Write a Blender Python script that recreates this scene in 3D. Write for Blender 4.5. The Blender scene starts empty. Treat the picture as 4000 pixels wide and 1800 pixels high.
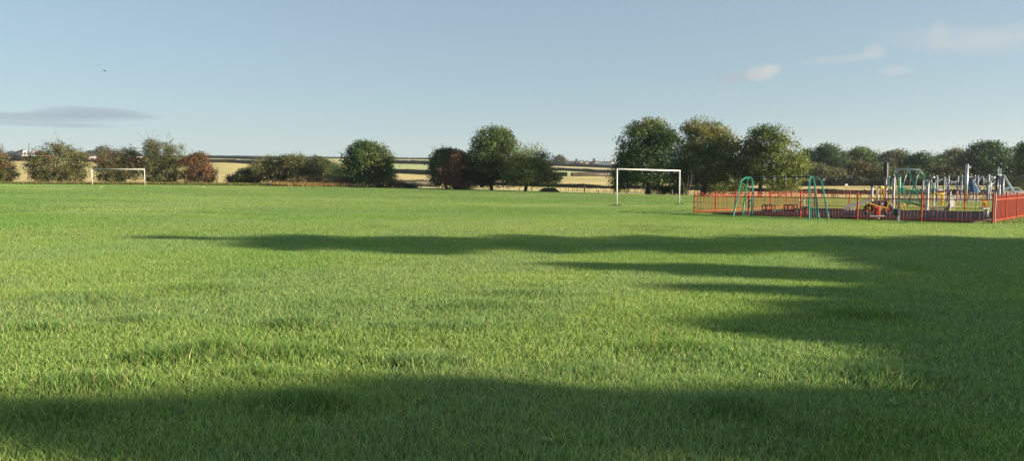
import bpy, math, random
import numpy as np
from mathutils import Vector, Matrix

# ------------------------------------------------------------------ camera geometry (photo is 4000x1800)
F = 2889.0; CX, CY, HOR = 2000.0, 900.0, 680.0
PITCH = math.atan((CY - HOR) / F); EYE = 1.6
CP, SP = math.cos(PITCH), math.sin(PITCH)
R = math.radians
def at(px, row, d):
    u = (px - CX) / F; v = (CY - row) / F
    y = CP + v * SP; z = -SP + v * CP
    s = d / y
    return Vector((u * s, d, EYE + z * s))
def rowz(row, d): return at(CX, row, d).z
def pxof(x, y): return CX + F * (x / max(y, 1e-3)) * (CP)          # close enough for look-ups
rng = np.random.default_rng(7); random.seed(7)
C = bpy.data.collections.new('playing_fields'); bpy.context.scene.collection.children.link(C)
sc = bpy.context.scene

# ------------------------------------------------------------------ ground heights
_ctl = [(0, 0, 0), (0, 5, 0), (-10, 19, 0), (2, 12, 0), (8, 12, -.05), (14, 21, -.18), (-30, 60, .05), (-5, -5, 0), (10, 4, 0)]
for px, row, d in [(2408, 800, 49.3), (2653, 793, 54.2), (2712, 850, 36.5), (3880, 878, 26.8), (3182, 812, 47.4), (360, 723, 105), (565, 722, 105),
                   (0, 720, 112), (500, 720, 108), (900, 722, 108), (1300, 732, 105), (1600, 738, 100), (1900, 743, 98), (2300, 754, 92),
                   (2600, 759, 88), (3000, 766, 86), (3400, 776, 84), (3778, 800, 52), (3650, 781, 66), (1000, 722, 106)]:
    p = at(px, row, d); _ctl.append(tuple(p))
_ctl = np.array(_ctl)
def _basis(x, y):
    x = np.clip(x, -80, 70) / 50.; y = np.clip(y, -10, 116) / 50.
    return np.stack([np.ones_like(x), x, y, x * x, x * y, y * y, y * y * y, x * y * y, x * x * y], -1)
_W = 1 / (0.6 + _ctl[:, 1] / 50.)
_coef = np.linalg.lstsq(_basis(_ctl[:, 0], _ctl[:, 1]) * _W[:, None], _ctl[:, 2] * _W, rcond=None)[0]
def lawn_z(x, y):
    x = np.asarray(x, float); y = np.asarray(y, float)
    return _basis(x, y) @ _coef
BC = [-400, 0, 500, 900, 1300, 1650, 2000, 2300, 2600, 3200, 3600, 4000, 4400]
BD = [[114, 112, 108, 108, 105, 102, 97, 92, 88, 85, 84, 82, 80],
      [126, 126, 125, 130, 150, 165, 158, 150, 135, 112, 110, 106, 104],
      [430, 410, 400, 400, 360, 330, 300, 285, 260, 180, 172, 165, 160],
      [560, 560, 560, 560, 520, 480, 440, 420, 400, 320, 300, 300, 300],
      [700, 700, 700, 720, 700, 690, 640, 600, 560, 500, 500, 500, 500],
      [1000, 1000, 1000, 1000, 980, 950, 900, 690, 700, 800, 900, 1000, 1000]]
BR = [None,
      [714, 714, 714, 716, 724, 729, 739, 749, 758, 774, 776, 776, 776],
      [627, 627, 633, 635, 664, 682, 687, 689, 702, 722, 722, 721, 719],
      [611, 611, 622, 624, 634, 641, 659, 672, 688, 708, 712, 712, 712],
      [604, 604, 616, 618, 627, 632, 643, 653, 668, 694, 700, 700, 700],
      [598, 598, 613, 614, 619, 623, 629, 637, 650, 670, 680, 680, 680]]
BDa = np.array(BD, float)
BZ = np.array([[0.0] * len(BC)] + [[rowz(r, d) for r, d in zip(BR[k], BD[k])] for k in range(1, 6)])
for j, px in enumerate(BC):
    x = (px - CX) / F * BD[0][j]
    BZ[0, j] = float(lawn_z(x, BD[0][j]))
def _bnd(theta):
    t = np.clip(theta, -R(40), R(40)); px = CX + F * np.tan(t)
    rr = np.array([np.interp(px, BC, BDa[k]) for k in range(6)]) / np.cos(t)
    zz = np.array([np.interp(px, BC, BZ[k]) for k in range(6)])
    return rr, zz
def ground(x, y):
    """height of the land anywhere"""
    x = np.atleast_1d(np.asarray(x, float)); y = np.atleast_1d(np.asarray(y, float))
    th = np.arctan2(x, y); r = np.hypot(x, y); rr, zz = _bnd(th)
    z = lawn_z(x, y)
    out = np.where(r < rr[0], z, 0)
    for k in range(5):
        t = np.clip((r - rr[k]) / (rr[k + 1] - rr[k]), 0, 1)
        if k == 0: z0 = lawn_z(rr[0] * np.sin(th), rr[0] * np.cos(th))
        else: z0 = zz[k]
        s = z0 + (zz[k + 1] - z0) * t
        out = np.where((r >= rr[k]) & (r <= rr[k + 1]), s, out)
    t = np.clip((r - rr[5]) / 900, 0, 1)
    out = np.where(r > rr[5], zz[5] - 12 * t, out)
    return out
def gz(x, y): return float(ground(x, y)[0])
def GD(px, d):
    x = (px - CX) / F * d / CP
    for _ in range(3):
        z = gz(x, d); v = (z - EYE) / d
        # exact: solve the pixel column
        x = (px - CX) / F * d * (CP - v * SP)
    return Vector((x, d, gz(x, d)))
def GP(px, row, lo=3.0, hi=112.0):
    """where the sight line of a pixel meets the lawn"""
    prev = None
    for d in np.concatenate([np.arange(lo, 30, .25), np.arange(30, hi, .5)]):
        p = at(px, row, d); g = float(lawn_z(p.x, p.y))
        if p.z <= g:
            return Vector((p.x, p.y, g))
    p = at(px, row, hi); return Vector((p.x, p.y, float(lawn_z(p.x, p.y))))
for c in _ctl[9:]:
    e = (float(lawn_z(c[0], c[1])) - c[2]) * F / c[1]
    if abs(e) > 4: print('lawn residual px', round(CX + F * c[0] / c[1]), round(c[1]), round(e, 1))

# ------------------------------------------------------------------ noise
def _h(ix, iy, s):
    n = (ix * 374761393 + iy * 668265263 + s * 144665) & 0x7fffffff
    n = (n ^ (n >> 13)) * 1274126177 & 0x7fffffff
    return ((n ^ (n >> 16)) & 0xffff) / 65535.0
def vnoise(x, y, s=0):
    x = np.asarray(x, float); y = np.asarray(y, float)
    ix = np.floor(x).astype(np.int64); iy = np.floor(y).astype(np.int64)
    fx = x - ix; fy = y - iy; fx = fx * fx * (3 - 2 * fx); fy = fy * fy * (3 - 2 * fy)
    a = _h(ix, iy, s); b = _h(ix + 1, iy, s); c = _h(ix, iy + 1, s); d = _h(ix + 1, iy + 1, s)
    return (a * (1 - fx) + b * fx) * (1 - fy) + (c * (1 - fx) + d * fx) * fy
def fbm(x, y, s=0, o=3):
    v = 0; a = .5; t = 0
    for k in range(o):
        v = v + a * vnoise(x * 2 ** k, y * 2 ** k, s + k); t += a; a *= .5
    return v / t

# ------------------------------------------------------------------ materials
def newmat(name):
    m = bpy.data.materials.new(name); m.use_nodes = True; nt = m.node_tree; nt.nodes.clear()
    out = nt.nodes.new('ShaderNodeOutputMaterial'); return m, nt, out
def N(nt, t, **k):
    n = nt.nodes.new(t)
    for a, b in k.items():
        if a.startswith('i_'): n.inputs[a[2:].replace('_', ' ')].default_value = b
        else: setattr(n, a, b)
    return n
def plain(name, col, rough=.5, metal=0, var=.15, scale=8, bump=0, spec=.5):
    """paint or metal with a little blotchy wear"""
    m, nt, out = newmat(name)
    b = N(nt, 'ShaderNodeBsdfPrincipled'); b.inputs['Roughness'].default_value = rough; b.inputs['Metallic'].default_value = metal
    b.inputs['Specular IOR Level'].default_value = spec
    tc = N(nt, 'ShaderNodeTexCoord'); no = N(nt, 'ShaderNodeTexNoise'); no.inputs['Scale'].default_value = scale; no.inputs['Detail'].default_value = 4
    nt.links.new(tc.outputs['Object'], no.inputs['Vector'])
    mx = N(nt, 'ShaderNodeMix', data_type='RGBA')
    mx.inputs[6].default_value = (*[c * (1 - var) for c in col], 1); mx.inputs[7].default_value = (*[min(1, c * (1 + var)) for c in col], 1)
    nt.links.new(no.outputs['Fac'], mx.inputs[0]); nt.links.new(mx.outputs[2], b.inputs['Base Color'])
    if bump:
        bp = N(nt, 'ShaderNodeBump'); bp.inputs['Strength'].default_value = bump
        nt.links.new(no.outputs['Fac'], bp.inputs['Height']); nt.links.new(bp.outputs[0], b.inputs['Normal'])
    nt.links.new(b.outputs[0], out.inputs[0]); return m
def leafmat(name, trans=.35, rough=.5, spec=.25, up=0.0):
    m, nt, out = newmat(name)
    at_ = N(nt, 'ShaderNodeAttribute', attribute_name='tint')
    b = N(nt, 'ShaderNodeBsdfPrincipled'); b.inputs['Roughness'].default_value = rough; b.inputs['Specular IOR Level'].default_value = spec
    t = N(nt, 'ShaderNodeBsdfTranslucent'); g = N(nt, 'ShaderNodeHueSaturation'); g.inputs['Value'].default_value = 1.25; g.inputs['Saturation'].default_value = 1.1
    nt.links.new(at_.outputs['Color'], b.inputs['Base Color']); nt.links.new(at_.outputs['Color'], g.inputs['Color']); nt.links.new(g.outputs[0], t.inputs[0])
    if up:
        ge = N(nt, 'ShaderNodeNewGeometry'); vm = N(nt, 'ShaderNodeVectorMath', operation='ADD'); vm.inputs[1].default_value = (0, 0, up)
        vn = N(nt, 'ShaderNodeVectorMath', operation='NORMALIZE'); nt.links.new(ge.outputs['Normal'], vm.inputs[0]); nt.links.new(vm.outputs[0], vn.inputs[0])
        nt.links.new(vn.outputs[0], b.inputs['Normal'])
    mx = N(nt, 'ShaderNodeMixShader'); mx.inputs[0].default_value = trans
    nt.links.new(b.outputs[0], mx.inputs[1]); nt.links.new(t.outputs[0], mx.inputs[2]); nt.links.new(mx.outputs[0], out.inputs[0]); return m
def landmat(name, c1, c2, c3, s1=.02, s2=.5, stripe=None, rough=.95):
    """field surface: two blotch scales, optional mowing or drill lines (scale, angle, strength)"""
    m, nt, out = newmat(name)
    b = N(nt, 'ShaderNodeBsdfPrincipled'); b.inputs['Roughness'].default_value = rough; b.inputs['Specular IOR Level'].default_value = .1
    tc = N(nt, 'ShaderNodeTexCoord')
    n1 = N(nt, 'ShaderNodeTexNoise'); n1.inputs['Scale'].default_value = s1; n1.inputs['Detail'].default_value = 5
    n2 = N(nt, 'ShaderNodeTexNoise'); n2.inputs['Scale'].default_value = s2; n2.inputs['Detail'].default_value = 6
    for n in (n1, n2): nt.links.new(tc.outputs['Object'], n.inputs['Vector'])
    r1 = N(nt, 'ShaderNodeMapRange'); r1.inputs[1].default_value = .35; r1.inputs[2].default_value = .65
    nt.links.new(n1.outputs['Fac'], r1.inputs[0])
    m1 = N(nt, 'ShaderNodeMix', data_type='RGBA'); m1.inputs[6].default_value = (*c1, 1); m1.inputs[7].default_value = (*c2, 1)
    nt.links.new(r1.outputs[0], m1.inputs[0])
    r2 = N(nt, 'ShaderNodeMapRange'); r2.inputs[1].default_value = .4; r2.inputs[2].default_value = .75; r2.inputs[4].default_value = .8
    nt.links.new(n2.outputs['Fac'], r2.inputs[0])
    m2 = N(nt, 'ShaderNodeMix', data_type='RGBA'); m2.inputs[7].default_value = (*c3, 1)
    nt.links.new(r2.outputs[0], m2.inputs[0]); nt.links.new(m1.outputs[2], m2.inputs[6])
    last = m2.outputs[2]
    if stripe:
        mp = N(nt, 'ShaderNodeMapping'); mp.inputs['Rotation'].default_value = (0, 0, R(stripe[1])); nt.links.new(tc.outputs['Object'], mp.inputs['Vector'])
        w = N(nt, 'ShaderNodeTexNoise'); w.inputs['Scale'].default_value = stripe[0]; w.inputs['Detail'].default_value = 3
        mp.inputs['Scale'].default_value = (.06, 1, 1)
        nt.links.new(mp.outputs[0], w.inputs['Vector'])
        r3 = N(nt, 'ShaderNodeMapRange'); r3.inputs[1].default_value = .42; r3.inputs[2].default_value = .6; r3.inputs[4].default_value = stripe[2]
        nt.links.new(w.outputs['Fac'], r3.inputs[0])
        m3 = N(nt, 'ShaderNodeMix', data_type='RGBA'); m3.inputs[7].default_value = (*stripe[3], 1)
        nt.links.new(r3.outputs[0], m3.inputs[0]); nt.links.new(last, m3.inputs[6]); last = m3.outputs[2]
    nt.links.new(last, b.inputs['Base Color'])
    bp = N(nt, 'ShaderNodeBump'); bp.inputs['Strength'].default_value = .6; bp.inputs['Distance'].default_value = .3
    nt.links.new(n2.outputs['Fac'], bp.inputs['Height']); nt.links.new(bp.outputs[0], b.inputs['Normal'])
    nt.links.new(b.outputs[0], out.inputs[0]); return m

M = dict(
    grass=leafmat('grass_blades', .45, .42, .25, .3), leaf=leafmat('leaves', .28, .5, .3), bark=plain('bark', (.045, .035, .025), .9, var=.4, scale=3, bump=.4),
    straw=leafmat('dry_grass', .3, .7, .1),
    soil=landmat('turf', (.10, .17, .04), (.13, .20, .05), (.10, .14, .04), .15, 3),
    rubber=plain('rubber', (.018, .017, .025), .95, var=.35, scale=25, bump=.2, spec=.05), asphalt=plain('asphalt', (.09, .085, .085), .9, var=.3, scale=30, bump=.3),
    white=plain('white_paint', (.70, .68, .63), .5, var=.16, scale=5), green=plain('green_paint', (.005, .19, .11), .35, var=.15),
    black=plain('black_steel', (.02, .02, .022), .4), grey=plain('grey_steel', (.22, .23, .26), .45, metal=.2), galv=plain('galvanised', (.38, .39, .41), .4, metal=.4),
    red=plain('red_paint', (.40, .052, .022), .45, var=.3, scale=2, spec=.3), yellow=plain('yellow_paint', (.62, .40, .03), .4), orange=plain('orange_plastic', (.8, .25, .02), .4),
    panelw=plain('pale_plastic', (.44, .43, .46), .4, var=.05), lilac=plain('lilac_tube', (.40, .37, .52), .35), blue=plain('blue_plastic', (.03, .075, .15), .4),
    brick=plain('brick', (.20, .065, .045), .9, var=.25, scale=2), slate=plain('slate', (.055, .05, .055), .8, var=.2, scale=1), tiles=plain('brown_tiles', (.10, .06, .045), .9, var=.25, scale=1),
    fascia=plain('white_upvc', (.72, .70, .66), .4, var=.04), glass=plain('window_glass', (.06, .08, .10), .1), render=plain('pale_render', (.55, .50, .44), .8, var=.08),
    pink=plain('pink_render', (.50, .33, .27), .8, var=.08), barnroof=plain('barn_roof', (.10, .095, .09), .85, var=.2, scale=.3), tin=plain('tin', (.36, .38, .40), .5, metal=.3, scale=.5),
    dkwood=plain('dark_wood', (.03, .026, .024), .8, var=.3), wood=plain('weathered_wood', (.22, .16, .10), .85, var=.3, scale=4), carpaint=plain('silver_paint', (.45, .47, .48), .25, metal=.5, var=.03),
    rubbert=plain('tyre', (.02, .02, .02), .8), paper=plain('paper', (.8, .8, .78), .8), rope=plain('rope', (.04, .045, .06), .9),
    stubble=landmat('stubble', (.74, .50, .24), (.56, .47, .19), (.66, .47, .22), .012, .25, (.35, 8, .9, (.33, .33, .12))),
    meadow=landmat('meadow', (.50, .44, .22), (.40, .42, .17), (.52, .44, .24), .03, .6),
    pasture=landmat('pasture', (.38, .44, .16), (.44, .46, .20), (.42, .42, .19), .02, .3, (.2, -5, .3, (.46, .42, .21))),
    stubbleb=landmat('pale_stubble', (.56, .46, .25), (.47, .44, .21), (.52, .43, .23), .015, .3, (.2, 4, .4, (.4, .37, .17))),
    hill=landmat('hill_woods', (.05, .07, .04), (.07, .09, .05), (.09, .10, .06), .004, .02),
)

# ------------------------------------------------------------------ object helpers
def tag(o, label=None, cat=None, group=None, kind=None):
    if label: o['label'] = label
    if cat: o['category'] = cat
    if group: o['group'] = group
    if kind: o['kind'] = kind
    return o
def root(name, loc, label, cat, group=None, kind=None):
    o = bpy.data.objects.new(name, None); C.objects.link(o); o.location = loc; o.empty_display_size = .2
    return tag(o, label, cat, group, kind)
def wloc(o):
    v = Vector((0, 0, 0))
    while o is not None: v = v + o.location; o = o.parent
    return v
def link(name, me, mat, parent=None, **k):
    o = bpy.data.objects.new(name, me); C.objects.link(o)
    if mat is not None: me.materials.append(mat)
    if parent is not None: o.parent = parent
    return tag(o, k.get('label'), k.get('cat'), k.get('group'), k.get('kind'))
class MB:
    """collects boxes, tubes and prisms in world coordinates; build() makes ONE mesh object"""
    def __init__(s): s.v = []; s.f = []
    def quad(s, a, b, c, d): n = len(s.v); s.v += [a, b, c, d]; s.f.append((n, n + 1, n + 2, n + 3)); return s
    def poly(s, pts): n = len(s.v); s.v += list(pts); s.f.append(tuple(range(n, n + len(pts)))); return s
    def prism(s, base, up):
        n = len(s.v); k = len(base); up = Vector(up)
        s.v += [Vector(p) for p in base] + [Vector(p) + up for p in base]
        s.f.append(tuple(range(n + k - 1, n - 1, -1))); s.f.append(tuple(range(n + k, n + 2 * k)))
        for i in range(k):
            j = (i + 1) % k; s.f.append((n + i, n + j, n + k + j, n + k + i))
        return s
    def box(s, c, sx, sy, sz, rz=0):
        """c is the middle of the underside"""
        c = Vector(c); m = Matrix.Rotation(rz, 3, 'Z')
        return s.prism([c + m @ Vector(q) for q in ((-sx / 2, -sy / 2, 0), (sx / 2, -sy / 2, 0), (sx / 2, sy / 2, 0), (-sx / 2, sy / 2, 0))], (0, 0, sz))
    def beam(s, a, b, w, h):
        a = Vector(a); b = Vector(b); d = (b - a).normalized(); sd = d.cross(Vector((0, 0, 1)))
        if sd.length < .1: sd = Vector((1, 0, 0))
        sd = sd.normalized() * w / 2; u = sd.cross(d).normalized() * h / 2
        return s.prism([a - sd - u, a + sd - u, a + sd + u, a - sd + u], b - a)
    def tube(s, pts, r, seg=6):
        pts = [Vector(p) for p in pts]; n0 = len(s.v); k = len(pts)
        rr = r if isinstance(r, (list, tuple)) else [r] * k
        ref = None
        for i, p in enumerate(pts):
            d = (pts[min(i + 1, k - 1)] - pts[max(i - 1, 0)]).normalized()
            if ref is None: ref = d.orthogonal().normalized()
            ref = (ref - d * ref.dot(d)); ref = ref.normalized() if ref.length > 1e-4 else d.orthogonal().normalized()
            b = d.cross(ref)
            for q in range(seg):
                t = 2 * math.pi * q / seg; s.v.append(p + (ref * math.cos(t) + b * math.sin(t)) * rr[i])
        for i in range(k - 1):
            for q in range(seg):
                a = n0 + i * seg + q; b = n0 + i * seg + (q + 1) % seg
                s.f.append((a, b, b + seg, a + seg))
        s.f.append(tuple(n0 + q for q in range(seg - 1, -1, -1))); s.f.append(tuple(n0 + (k - 1) * seg + q for q in range(seg)))
        return s
    def ball(s, c, r, seg=8, ring=5):
        c = Vector(c); rz = r if isinstance(r, (int, float)) else None; r3 = Vector((r, r, r)) if rz is not None else Vector(r)
        n0 = len(s.v)
        for i in range(1, ring):
            p = math.pi * i / ring
            for q in range(seg):
                t = 2 * math.pi * q / seg
                s.v.append(c + Vector((r3.x * math.sin(p) * math.cos(t), r3.y * math.sin(p) * math.sin(t), r3.z * math.cos(p))))
        top = len(s.v); s.v += [c + Vector((0, 0, r3.z)), c - Vector((0, 0, r3.z))]
        for i in range(ring - 2):
            for q in range(seg):
                a = n0 + i * seg + q; b = n0 + i * seg + (q + 1) % seg; s.f.append((a, a + seg, b + seg, b))
        for q in range(seg):
            b = (q + 1) % seg
            s.f.append((top, n0 + q, n0 + b)); s.f.append((top + 1, n0 + (ring - 2) * seg + b, n0 + (ring - 2) * seg + q))
        return s
    def build(s, name, mat, parent=None, smooth=False, **k):
        off = wloc(parent) if parent is not None else (k.get('at') or Vector((0, 0, 0)))
        me = bpy.data.meshes.new(name); me.from_pydata([tuple(Vector(v) - off) for v in s.v], [], s.f); me.update()
        if smooth:
            for p in me.polygons: p.use_smooth = len(p.vertices) == 4
        o = link(name, me, mat, parent, **k)
        if parent is None: o.location = off
        return o
def npmesh(name, verts, faces, mat, parent=None, cols=None, loc=None, **k):
    """verts (n,3), faces (m,c) with c corners each, cols (n,3) linear"""
    off = np.array(wloc(parent) if parent is not None else (loc if loc is not None else (0, 0, 0)))
    me = bpy.data.meshes.new(name); verts = (verts - off).astype(np.float32); nf, c = faces.shape
    me.vertices.add(len(verts)); me.vertices.foreach_set('co', verts.ravel())
    me.loops.add(nf * c); me.loops.foreach_set('vertex_index', faces.astype(np.int32).ravel())
    me.polygons.add(nf); me.polygons.foreach_set('loop_start', np.arange(0, nf * c, c, dtype=np.int32))
    me.update(calc_edges=True)
    if cols is not None:
        a = me.color_attributes.new('tint', 'FLOAT_COLOR', 'POINT')
        rgba = np.ones((len(verts), 4), np.float32); rgba[:, :3] = cols; a.data.foreach_set('color', rgba.ravel())
    o = link(name, me, mat, parent, **k)
    if parent is None and loc is not None: o.location = loc
    return o
def copy_tree(o, parent=None):
    c = o.copy(); C.objects.link(c)
    if parent is not None: c.parent = parent
    for ch in [q for q in C.objects if q.parent == o]: copy_tree(ch, c)
    return c

# ------------------------------------------------------------------ land
TH = np.unique(np.concatenate([np.linspace(-180, -46, 18), np.linspace(-45, 45, 181), np.linspace(46, 180, 18)])) * math.pi / 180
def strip(name, k0, k1, mat, nr, bias=1.0):
    rr, zz = _bnd(TH); n = len(TH)
    r0 = np.zeros(n) + .01 if k0 is None else rr[k0]
    r1 = rr[k1] if k1 is not None else rr[5] + 1200
    ts = np.linspace(0, 1, nr) ** bias
    V = []
    for t in ts:
        r = r0 + (r1 - r0) * t; x = r * np.sin(TH); y = r * np.cos(TH)
        if k0 is None: z = lawn_z(x, y)
        else: z = ground(x, y)
        V.append(np.stack([x, y, z], -1))
    V = np.concatenate(V); i = np.arange(nr - 1)[:, None] * n; j = np.arange(n - 1)[None]
    a = (i + j).ravel(); Fc = np.stack([a, a + 1, a + n + 1, a + n], -1)[:, ::-1]
    return npmesh(name, V, Fc, mat, kind='structure')
strip('playing_field', None, 0, M['soil'], 70, 1.6)
strip('field', 0, 1, M['meadow'], 10)
strip('field', 1, 2, M['stubble'], 30)
strip('field', 2, 3, M['pasture'], 12)
strip('field', 3, 4, M['stubbleb'], 12)
strip('field', 4, 5, M['meadow'], 10)
strip('farmland', 5, None, M['pasture'], 12)
# wooded hill far off on the right
hv = []; px_h = np.linspace(2700, 5200, 60); dep = np.array([1500, 1900, 2300, 2700, 3200])
prof = np.interp(px_h, [2700, 3300, 3500, 3650, 3800, 3925, 3960, 4000, 4200, 4600, 5200], [676, 640, 622, 612, 612, 606, 600, 602, 590, 585, 640])
for k, d in enumerate(dep):
    for j, px in enumerate(px_h):
        hh = (HOR - prof[j]) * 2300 / F * [0, .55, 1, .9, 0][k]
        nz = 7 * (vnoise(j * 1.3, k * 2.2, 4) - .5) if 0 < k < 4 else 0
        hv.append(((px - CX) / F * d, d, hh - 3 + nz))
nj = len(px_h); ii = (np.arange(4)[:, None] * nj + np.arange(nj - 1)[None]).ravel()
npmesh('wooded_hill', np.array(hv), np.stack([ii, ii + 1, ii + nj + 1, ii + nj], -1), M['hill'], kind='structure')

# ------------------------------------------------------------------ playground plan
FL = Vector((9.0, 36.5)); FRc = Vector((17.44, 26.8)); BL = Vector((19.4, 47.4)); BRc = BL + (FRc - FL)
def onlawn(p, dz=0): return Vector((p[0], p[1], float(lawn_z(p[0], p[1])) + dz))
def sheet(name, corners, mat, dz, n=14, **k):
    a, b, c, d = [Vector(q) for q in corners]; V = []
    for i in range(n + 1):
        for j in range(n + 1):
            p = (a.lerp(b, i / n)).lerp(d.lerp(c, i / n), j / n); V.append(tuple(onlawn(p, dz)))
    idx = (np.arange(n)[:, None] * (n + 1) + np.arange(n)[None]).ravel()
    return npmesh(name, np.array(V), np.stack([idx, idx + n + 1, idx + n + 2, idx + 1], -1), mat, **k)
e1 = (FRc - FL).normalized(); e2 = (BL - FL).normalized()
RUB = [FL + e1 * .9 + e2 * .25, FRc - e1 * .7 + e2 * .25, FRc - e1 * .7 + e2 * 11.4, FL + e1 * .9 + e2 * 11.4]
rub = sheet('playground_surface', RUB, M['rubber'], .05, kind='structure')
kb = MB()
for i in range(4):
    a, b = onlawn(RUB[i], .02), onlawn(RUB[(i + 1) % 4], .02); kb.beam(a, b, .08, .09)
kb.build('kerb_edging', M['dkwood'], kind='structure')
n2 = Vector((e2.y, -e2.x))
PA = [FRc - e2 * 6 + n2 * .55, FRc + e2 * 30 + n2 * .55, FRc + e2 * 30 + n2 * 2.6, FRc - e2 * 6 + n2 * 2.6]
PA[0] = FRc + e2 * 1.6 + n2 * 1.35; PA[3] = FRc + e2 * .2 + n2 * 3.4; PA[1] = FRc + e2 * 30 + n2 * 1.0
sheet('path', PA, M['asphalt'], .03, kind='structure')
def inpoly(x, y, poly):
    ins = np.zeros(x.shape, bool); k = len(poly)
    for i in range(k):
        x0, y0 = poly[i][0], poly[i][1]; x1, y1 = poly[(i + 1) % k][0], poly[(i + 1) % k][1]
        c = ((y0 > y) != (y1 > y)) & (x < (x1 - x0) * (y - y0) / (y1 - y0 + 1e-12) + x0); ins ^= c
    return ins

# ------------------------------------------------------------------ grass (stuff: one object)
CLUMPS = [(830, 1132, .55, 1), (1180, 1400, .30, 2.2), (820, 1400, .35, 1.6), (620, 1440, .2, 1.2), (1200, 1285, .3, 1.2), (1850, 1205, .45, 1.2), (1770, 1290, .35, 1), (300, 1180, .6, .8),
          (2640, 1370, .3, 1), (1010, 1500, .2, 1), (1190, 1610, .25, 2), (3450, 1500, .35, 1.8), (3380, 1240, .4, 1.2), (770, 832, 1.2, 1), (1000, 838, .9, .8), (350, 1525, .3, 1.2),
          (2070, 1160, .4, 1), (560, 1265, .25, .9), (2955, 900, .5, .8), (1650, 1420, .3, 1.2), (250, 1660, .25, 1), (2250, 1480, .3, .9), (2860, 1620, .3, 1.1), (160, 1290, .25, 1)]
CL = [(GP(a, b), s, k) for a, b, s, k in CLUMPS]
LINES = [((0, 776), (460, 814)), ((460, 814), (1000, 850)), ((150, 757), (760, 757)), ((1150, 862), (1700, 868)), ((2010, 806), (2280, 803)), ((660, 750), (740, 757)), ((1500, 752), (1640, 756)),
         ((2408, 802), (2653, 795)), ((2280, 803), (2720, 792)), ((1560, 880), (2100, 858)), ((2100, 858), (2700, 830))]
LN = [(GP(*a), GP(*b)) for a, b in LINES]
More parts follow.
